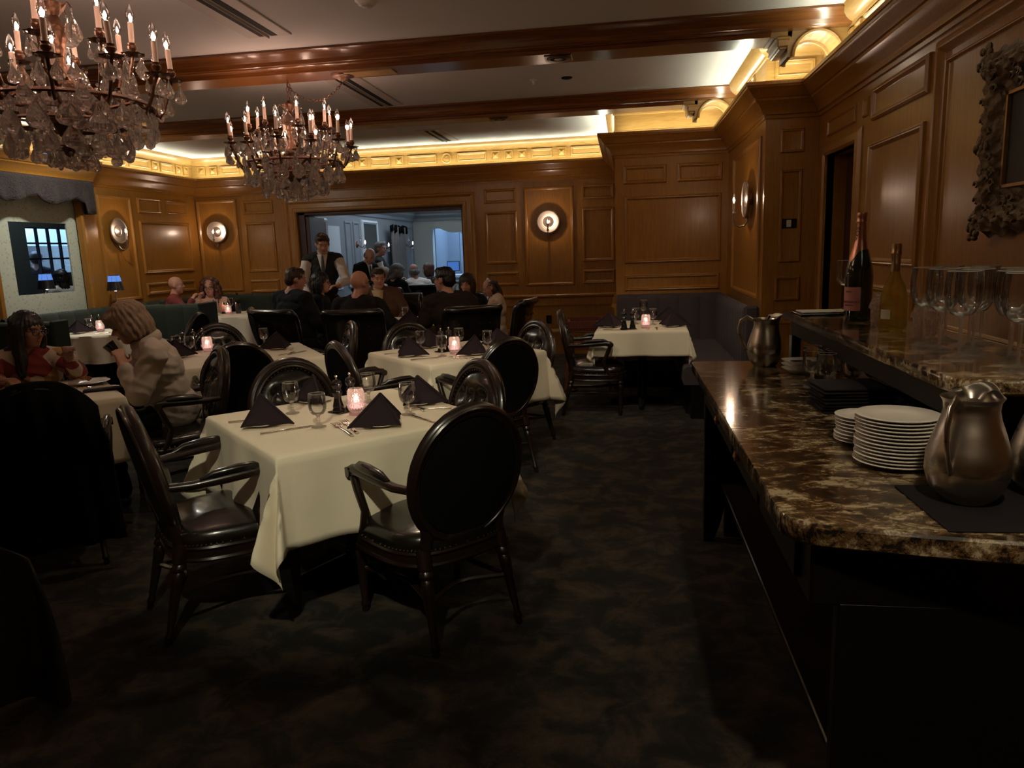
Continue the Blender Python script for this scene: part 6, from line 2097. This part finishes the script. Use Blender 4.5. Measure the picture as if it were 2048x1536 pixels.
def person(label, pelvis, hc, face, torso, armsL=None, armsR=None, skin='skin', top='black_suit', sleeve=None, legs='trousers', hair=('short', 'hair_brown'),
           voxel=0.0105, stand=False, pitch=0, roll=0, glasses=False, knees=None, sc=1.0, bulk=1.0, jacket=False, neck_reg=0, neckline=0.0, eyes=True, hgt_floor=True, skirt=None, group=None):
    B = Body()
    P, H = Vector(pelvis), Vector(hc)
    fw = Vector((math.cos(math.radians(torso)), math.sin(math.radians(torso)), 0))
    rt = Vector((fw.y, -fw.x, 0))
    R = rotm(face, pitch, roll)
    RT = rotm(torso)
    NB = H + R @ Vector((0, -0.045, -0.135))*sc          # base of neck
    CH_ = P.lerp(NB, 0.66) + fw*0.0
    # regions: 0 skin, 1 top, 2 sleeve, 3 legs, 4 shoes
    B.ell(H+R @ Vector((0, -0.012, 0.032))*sc, tuple(q*sc for q in (0.076, 0.092, 0.090)), R, 0)
    B.ell(H+R @ Vector((0, 0.018, -0.028))*sc, tuple(q*sc for q in (0.062, 0.070, 0.086)), R, 0)
    B.ell(H+R @ Vector((0, 0.040, -0.082))*sc, tuple(q*sc for q in (0.038, 0.040, 0.030)), R, 0)
    B.ell(H+R @ Vector((0, 0.070, 0.028))*sc, tuple(q*sc for q in (0.048, 0.018, 0.011)), R, 0)
    B.cap(H+R @ Vector((0, 0.084, 0.008))*sc, H+R @ Vector((0, 0.103, -0.022))*sc, 0.008*sc, 0.0125*sc, 0, 10)
    for sx in (-1, 1):
        B.ell(H+R @ Vector((sx*0.077, -0.012, -0.008))*sc, tuple(q*sc for q in (0.010, 0.020, 0.030)), R, 0)
        B.ell(H+R @ Vector((sx*0.040, 0.058, -0.022))*sc, tuple(q*sc for q in (0.022, 0.018, 0.020)), R, 0)
    B.cap(H+R @ Vector((0, -0.022, -0.07))*sc, NB, 0.050*sc, 0.056*sc, 0)
    # torso
    sh = 0.172*sc*bulk**0.5
    up = (NB-P).normalized()
    def fwd_ell(c, r, reg):
        X = rt; Z = up; Yv = Z.cross(X).normalized()
        M = Matrix((X, Yv, Z)).transposed()
        B.ell(c, tuple(q*sc*bulk if i < 2 else q*sc for i, q in enumerate(r)), M, reg)
    fwd_ell(P.lerp(NB, 0.06), (0.175 if jacket else 0.165, 0.135 if jacket else 0.125, 0.15 if jacket else 0.13), 1 if (skirt or jacket) else 3)
    fwd_ell(P.lerp(NB, 0.32), (0.150, 0.112, 0.17), 1)
    fwd_ell(P.lerp(NB, 0.64), (0.172, 0.120, 0.165), 1)
    fwd_ell(P.lerp(NB, 0.84), (0.165, 0.088, 0.085), 1)
    SH = [NB - up*0.075*sc + rt*sx*sh for sx in (-1, 1)]
    for s_ in SH:
        B.cap(NB-up*0.015*sc, s_, 0.052*sc, 0.062*sc*bulk, 1)
    # arms: (elbow, wrist, hand target) in world coordinates
    for k, arm in enumerate((armsL, armsR)):
        s_ = SH[k]
        sx = -1 if k == 0 else 1
        if arm is None:
            e = s_ - up*0.24*sc + rt*sx*0.05 + fw*0.03
            w_ = e + fw*0.20*sc - up*0.06*sc - rt*sx*0.05
            h = w_ + fw*0.08*sc
        else:
            e, w_, h = Vector(arm[0]), Vector(arm[1]), Vector(arm[2])
        sr = 2
        B.cap(s_, e, 0.060*sc*bulk, 0.050*sc*bulk, sr)
        B.cap(e, e.lerp(w_, 0.86), 0.050*sc*bulk, 0.036*sc*bulk, sr)
        B.cap(e.lerp(w_, 0.84), w_, 0.026*sc, 0.024*sc, 0)
        d = (h-w_).normalized()
        side = d.cross(Vector((0, 0, 1)))
        if side.length < 0.2: side = d.cross(fw)
        side.normalize()
        pn_ = side.cross(d).normalized()
        inw = rt*(-sx)
        if side.dot(inw) < 0: side = -side
        palm = w_ + d*0.045*sc
        # palm as two capsules
        for q in (-0.022, 0.0, 0.022):
            B.cap(w_+side*q*0.6*sc, w_+d*0.078*sc+side*q*sc, 0.015*sc, 0.013*sc, 0, 8)
        for i, (q, L) in enumerate(((0.031, 0.072), (0.011, 0.080), (-0.010, 0.074), (-0.030, 0.058))):
            b0 = w_+d*0.080*sc+side*q*sc
            k1 = b0+(d*0.8-Vector((0, 0, 0.45))+side*q*1.5).normalized()*L*0.5*sc
            k2 = k1+(d*0.35-Vector((0, 0, 0.9))).normalized()*L*0.5*sc
            B.cap(b0, k1, 0.0088*sc, 0.0080*sc, 0, 8)
            B.cap(k1, k2, 0.0080*sc, 0.0068*sc, 0, 8)
        t0 = w_+d*0.02*sc+side*0.024*sc
        t1 = t0+(d*0.6+side*0.8-Vector((0, 0, 0.2))).normalized()*0.040*sc
        B.cap(t0, t1, 0.012*sc, 0.0095*sc, 0, 8)
        B.cap(t1, t1+(d*0.9+side*0.1-Vector((0, 0, 0.3))).normalized()*0.028*sc, 0.0095*sc, 0.008*sc, 0, 8)
    # legs
    for sx in (-1, 1):
        hp = P + rt*sx*0.085*sc
        if stand:
            kn_ = Vector((hp.x, hp.y, P.z*0.52)) + fw*0.02 + rt*sx*0.01
            an = Vector((hp.x, hp.y, 0.09)) + rt*sx*0.015
        else:
            kn_ = hp + fw*0.40*sc + rt*sx*0.03 + Vector((0, 0, -0.01))
            an = kn_ + Vector((0, 0, 0)) - fw*0.04
            an.z = 0.10
        if skirt:
            B.cap(hp, kn_ if stand else kn_, 0.08*sc, 0.07*sc, 1)
            B.cap(kn_, an, 0.045*sc, 0.034*sc, 0)
        else:
            B.cap(hp, kn_, 0.082*sc, 0.058*sc, 3)
            B.cap(kn_, an, 0.056*sc, 0.040*sc, 3)
        B.cap(an-Vector((0, 0, 0.055)), an+fw*0.13-Vector((0, 0, 0.060)), 0.040*sc, 0.034*sc, 4)
    if skirt:
        z0 = skirt
        B.cap(P, Vector((P.x, P.y, z0+0.06)), 0.13*sc, 0.17*sc, 1)
        B.ell((P.x, P.y, z0+0.04), (0.19*sc, 0.19*sc, 0.05), Matrix.Identity(3), 1)
    org = (P.x, P.y, 0.0)
    o = B.finish('person', org, voxel, [skin, top, sleeve or top, legs, 'shoe'])
    tag(o, label, 'person', group)
    O = Vector(org)
    def kid(mb, name, m, smooth=60):
        mb2 = MB().add([tuple(H + R @ (Vector(p)*sc) - O) for p in mb.v], mb.f)
        return mb2.build(name, m, o, smooth=smooth)
    if hair[0] != 'bald':
        hair_piece(o, org, H, R, HAIR[hair[0]], hair[1], voxel=max(0.009, voxel), jag=0.0035 if hair[0] != 'curly' else 0.006, sc=sc)
    if eyes:
        for sx in (-1, 1):
            kid(MB().sphere((sx*0.030, 0.0785, 0.004), (0.0115, 0.005, 0.0045), 12, 8), 'eye', 'eye_white')
            kid(MB().sphere((sx*0.030, 0.0835, 0.004), (0.0052, 0.0025, 0.0052), 10, 6), 'pupil', 'eye_dark')
            kid(MB().tube([(sx*0.015, 0.089, 0.027), (sx*0.032, 0.088, 0.031), (sx*0.050, 0.077, 0.024)], [0.002, 0.0028, 0.0015], 6), 'eyebrow', hair[1] if hair[0] != 'bald' else 'hair_brown')
        kid(MB().sphere((0, 0.088, -0.053), (0.018, 0.007, 0.0032), 12, 6).sphere((0, 0.086, -0.060), (0.015, 0.007, 0.004), 12, 6), 'mouth', 'lip')
    if glasses:
        mb = MB()
        for sx in (-1, 1):
            mb.tube([(sx*0.034+0.026*math.cos(q), 0.102, 0.002+0.020*math.sin(q)) for q in [2*PI*i/18 for i in range(18)]], 0.0022, 6, True)
            mb.tube([(sx*0.060, 0.100, 0.008), (sx*0.080, 0.03, 0.006), (sx*0.083, -0.01, 0.002)], 0.0018, 5)
        mb.tube([(-0.010, 0.104, 0.006), (0, 0.106, 0.009), (0.010, 0.104, 0.006)], 0.0018, 5)
        kid(mb, 'glasses', 'eye_dark')
    o['_'] = 0
    del o['_']
    o_info = dict(o=o, H=H, R=R, NB=NB, P=P, fw=fw, rt=rt, up=up, O=O, sc=sc, bulk=bulk)
    return o_info
def front_patch(I, name, m, pts, off=0.004):
    """a garment detail hugging the chest; pts in (across, up along the spine from neck base, forward) metres"""
    P = [tuple(I['NB'] + I['rt']*a - I['up']*b + I['up'].cross(I['rt']).normalized()*-1*0 + I['fw']*c - I['O']) for a, b, c in pts]
    return P
def shirt_v(I, m='white_shirt', tie=None, depth=0.22, w=0.055):
    fw, rt, up, NB, O, sc = I['fw'], I['rt'], I['up'], I['NB'], I['O'], I['sc']
    n = rt.cross(up).normalized()
    if n.dot(fw) < 0: n = -n
    def pt(a, b):
        f = (0.060+0.074*min(1, b/0.16)**0.8)*(1+(I['bulk']-1)*0.95) + 0.006 - 1.1*a*a
        return NB + rt*a*sc - up*b*sc + n*f*sc - O
    vs, N = [], 10
    for i in range(N+1):
        q = i/N
        ww = w*(1-q)
        for a in (-ww, 0, ww): vs.append(tuple(pt(a, depth*q)))
    fs = [(i*3+j, i*3+j+1, (i+1)*3+j+1, (i+1)*3+j) for i in range(N) for j in (0, 1)]
    sh = MB().add(vs, fs).build('shirt_front', m, I['o'], smooth=70)
    sh.modifiers.new('s', 'SOLIDIFY').thickness = 0.008
    ring = [NB + (rt*math.cos(t)*0.062 + n*math.sin(t)*0.062)*sc + up*(0.012-0.012*math.sin(t))*sc - O for t in [2*PI*k/20 for k in range(20)]]
    MB().tube([tuple(p) for p in ring], 0.011*sc, 6, True, 1.6, up=tuple(up)).build('collar', m, I['o'], smooth=60)
    if tie:
        MB().tube([tuple(pt(0, 0.01)+n*0.006), tuple(pt(0, 0.05)+n*0.008), tuple(pt(0, 0.14)+n*0.010), tuple(pt(0, depth)+n*0.010)], [0.012, 0.015, 0.022, 0.018], 6, flat=0.3, up=tuple(n)).build('tie', tie, I['o'], smooth=60)
# 1 cream-jacketed woman at the left table
hd = V3(-3.01, 4.10, 1.135)
I = person('woman with puffy grey-blond hair in a cream jacket, bending forward to drink', (-2.90, 4.30, 0.545), hd, -146, -140, top='cream_jacket', hair=('puffy', 'hair_blond'), pitch=20, voxel=0.008, bulk=1.2, jacket=True,
    armsL=((-2.90, 3.96, 0.715), (-2.97, 3.95, 0.895), (-2.995, 3.965, 0.975)), armsR=((-3.04, 4.34, 0.74), (-3.06, 4.08, 0.905), (-3.055, 4.04, 0.98)))
def ring_on(I, dz, r1, r2, rad, name, m, flat=1.6):
    n = I['rt'].cross(I['up']).normalized()
    if n.dot(I['fw']) < 0: n = -n
    pts = [tuple(I['NB'] + (I['rt']*math.cos(t)*r1 + n*math.sin(t)*r2)*I['sc'] + I['up']*(dz-0.015*math.sin(t)) - I['O']) for t in [2*PI*k/24 for k in range(24)]]
    return MB().tube(pts, rad, 8, True, flat, up=tuple(I['up'])).build(name, m, I['o'], smooth=70)
ring_on(I, 0.005, 0.078, 0.080, 0.018, 'collar', 'cream_jacket', 1.9)
cu = MB().lathe([(0.001, 0), (0.025, 0), (0.028, 0.01), (0.036, 0.06), (0.034, 0.06), (0.026, 0.012), (0.001, 0.006)], seg=20, cap=False).build('drinking_cup', 'mill')
cu.location = (-3.035, 3.985, 0.985)
cu.rotation_euler = (0.35, -0.5, 0)
tag(cu, 'dark cup held at the mouth of the cream-jacketed woman', 'cup')
# 2 dark-haired woman with glasses
I = person('woman with long black hair, glasses and a patchwork sweater at the left edge', (-3.98, 4.42, 0.545), (-3.83, 4.24, 1.10), -8, -48, top='patchwork', skin='skin_dark', hair=('long', 'hair_black'), pitch=8, voxel=0.008, glasses=True,
    armsR=((-3.98, 4.02, 0.80), (-3.84, 3.98, 0.815), (-3.76, 3.97, 0.82)), armsL=((-3.62, 4.36, 0.80), (-3.50, 4.16, 0.93), (-3.46, 4.12, 1.0)))
chair(-4.06, 4.50, -45, 'armchair under the dark-haired woman in the patchwork sweater')
# 3 corner table pair
I = person('bald man in a red shirt seated behind the green booth divider', (-6.0, 9.15, 0.545), (-6.02, 9.28, 1.19), 18, 30, top='red_shirt', hair=('bald', 'hair_brown'),
    armsR=((-5.78, 9.10, 0.86), (-5.76, 9.20, 1.00), (-5.74, 9.25, 1.07)))
I = person('curly red-haired woman with glasses and a pale pink top behind the corner table', (-5.98, 10.05, 0.545), (-5.90, 9.88, 1.125), -72, -68, top='pink_top', hair=('curly', 'hair_red'), glasses=True, pitch=5, sc=1.02,
    armsR=((-6.05, 9.72, 0.82), (-5.95, 9.66, 0.98), (-5.92, 9.66, 1.04)), armsL=((-5.66, 9.84, 0.80), (-5.60, 9.62, 0.86), (-5.58, 9.58, 0.93)))
# 4 crowded round table
I = person('man with short brown hair in a dark navy sweater, seated beside the waiter', (-3.36, 7.32, 0.545), (-3.47, 7.50, 1.275), 30, 66, top='navy_sweater', hair=('short', 'hair_brown'), pitch=8, sc=1.05, bulk=1.25)
I = person('woman with dark bobbed hair in black between the navy-sweatered man and the waiter', (-3.42, 8.08, 0.545), (-3.40, 8.0, 1.215), 0, 10, top='black_suit', hair=('bob', 'hair_black'), glasses=True)
I = person('bald man with glasses in a charcoal sweater, back to us, at the crowded round table', (-2.60, 7.08, 0.545), (-2.63, 7.15, 1.225), 58, 85, top='charcoal_sweater', hair=('bald', 'hair_grey'), glasses=True, sc=1.06, bulk=1.25,
    armsR=((-2.33, 7.10, 0.82), (-2.36, 7.36, 0.80), (-2.40, 7.42, 0.80)))
I = person('man in a brown jacket and pale yellow shirt facing us across the round table', (-2.88, 8.82, 0.545), (-2.95, 8.66, 1.225), -62, -82, top='brown_jacket', hair=('short', 'hair_brown'), pitch=10, sc=1.05, bulk=1.15, jacket=True)
shirt_v(I, 'yellow_shirt', depth=0.26, w=0.07)
I = person('black-haired man with glasses in a dark brown sweater, back to us', (-1.64, 7.16, 0.545), (-1.80, 7.28, 1.235), 160, 125, top='brown_sweater', hair=('short', 'hair_black'), glasses=True, sc=1.08, bulk=1.25,
    armsL=((-1.98, 7.12, 0.83), (-2.02, 7.38, 0.80), (-2.05, 7.45, 0.80)))
I = person('smiling dark-haired woman in black facing us beside the girl', (-1.90, 8.82, 0.545), (-1.865, 8.68, 1.125), -100, -105, top='black_suit', hair=('bob', 'hair_brown'), pitch=12)
I = person('standing girl in a cream dress with a ponytail and pale hair clips', (-1.44, 8.22, 0.60), (-1.50, 8.18, 1.095), 205, 200, top='dress_cream', sleeve='skin', hair=('pony', 'hair_brown'), pitch=22, stand=True, sc=0.82, skirt=0.34,
    armsL=((-1.56, 8.05, 0.80), (-1.66, 7.98, 0.82), (-1.70, 7.96, 0.83)))
for k in range(5):
    a = 0.4+k*0.5
    o = MB().sphere((0, 0, 0), (0.012, 0.008, 0.010), 8, 6).build('hair_clip', 'paper', I['o'])
    o.location = I['H']+I['R'] @ Vector((0.066*math.cos(a), -0.02, 0.028+0.075*math.sin(a)))*1.0-I['O']
# waiter
I = person('standing waiter in a black vest, white shirt and tie beside the crowded table', (-3.66, 8.72, 0.93), (-3.585, 8.55, 1.655), -62, -70, top='black_vest', sleeve='white_shirt', hair=('short', 'hair_brown'), pitch=22, stand=True, sc=1.03, bulk=1.0,
    armsR=((-3.86, 8.50, 1.16), (-3.70, 8.32, 1.02), (-3.58, 8.26, 1.02)), armsL=((-3.34, 8.62, 1.22), (-3.36, 8.40, 1.165), (-3.42, 8.33, 1.16)))
shirt_v(I, 'white_shirt', 'tie', 0.26, 0.06)
# next room
I = person('grey-haired man in a black suit bending forward in the next room', (-4.10, 11.2, 0.92), (-3.86, 11.0, 1.485), -40, -30, top='black_suit', hair=('fringe_back', 'hair_grey'), pitch=30, stand=True, voxel=0.012)
shirt_v(I, 'white_shirt', 'tie', 0.24, 0.045)
I = person('older waiter with glasses in a black vest and white sleeves in the next room', (-3.98, 12.1, 0.95), (-4.02, 12.0, 1.60), -5, 10, top='black_vest', sleeve='white_shirt', hair=('short', 'hair_grey'), stand=True, glasses=True, voxel=0.012,
    armsR=((-3.95, 11.85, 1.17), (-3.80, 11.82, 1.02), (-3.73, 11.82, 1.0)))
I = person('grey-haired diner in black, back to us, in the next room', (-3.62, 11.45, 0.545), (-3.60, 11.5, 1.215), 60, 80, top='black_suit', hair=('puffy', 'hair_grey'), pitch=15, voxel=0.012)
I = person('diner in a zebra-striped top beside the grey-haired diner in the next room', (-3.98, 11.75, 0.545), (-3.90, 11.75, 1.16), 10, 0, top='stripes', hair=('puffy', 'hair_blond'), pitch=20, voxel=0.012)
I = person('man in a white shirt seen from behind at the table in the next room', (-3.42, 12.35, 0.545), (-3.62, 12.5, 1.20), 140, 100, top='white_shirt', skin='skin_dark', hair=('fringe_back', 'hair_grey'), pitch=10, voxel=0.012, sc=1.05)
I = person('dark-haired woman in profile at the far side of the table in the next room', (-3.40, 13.0, 0.545), (-3.46, 12.85, 1.215), 175, 190, top='brown_sweater', hair=('bob', 'hair_red'), voxel=0.012)
sq(-3.36, 13.05, 190, 'black leather chair in the next room under the dark-haired woman')
sq(-4.02, 11.72, 0, 'black leather chair in the next room under the striped diner')
# kitchen and pantry
I = person('kitchen worker in a dark T-shirt, back to us, beyond the gridded window', (-8.9, 10.2, 0.93), (-8.85, 10.15, 1.62), 130, 110, top='navy_sweater', hair=('short', 'hair_black'), stand=True, voxel=0.012)
I = person('dark-haired woman in a pale top, back to us, inside the papered opening', (-7.45, 8.95, 0.80), (-7.45, 8.92, 1.35), 150, 150, top='cream_jacket', hair=('long', 'hair_black'), stand=True, voxel=0.012, sc=0.92)
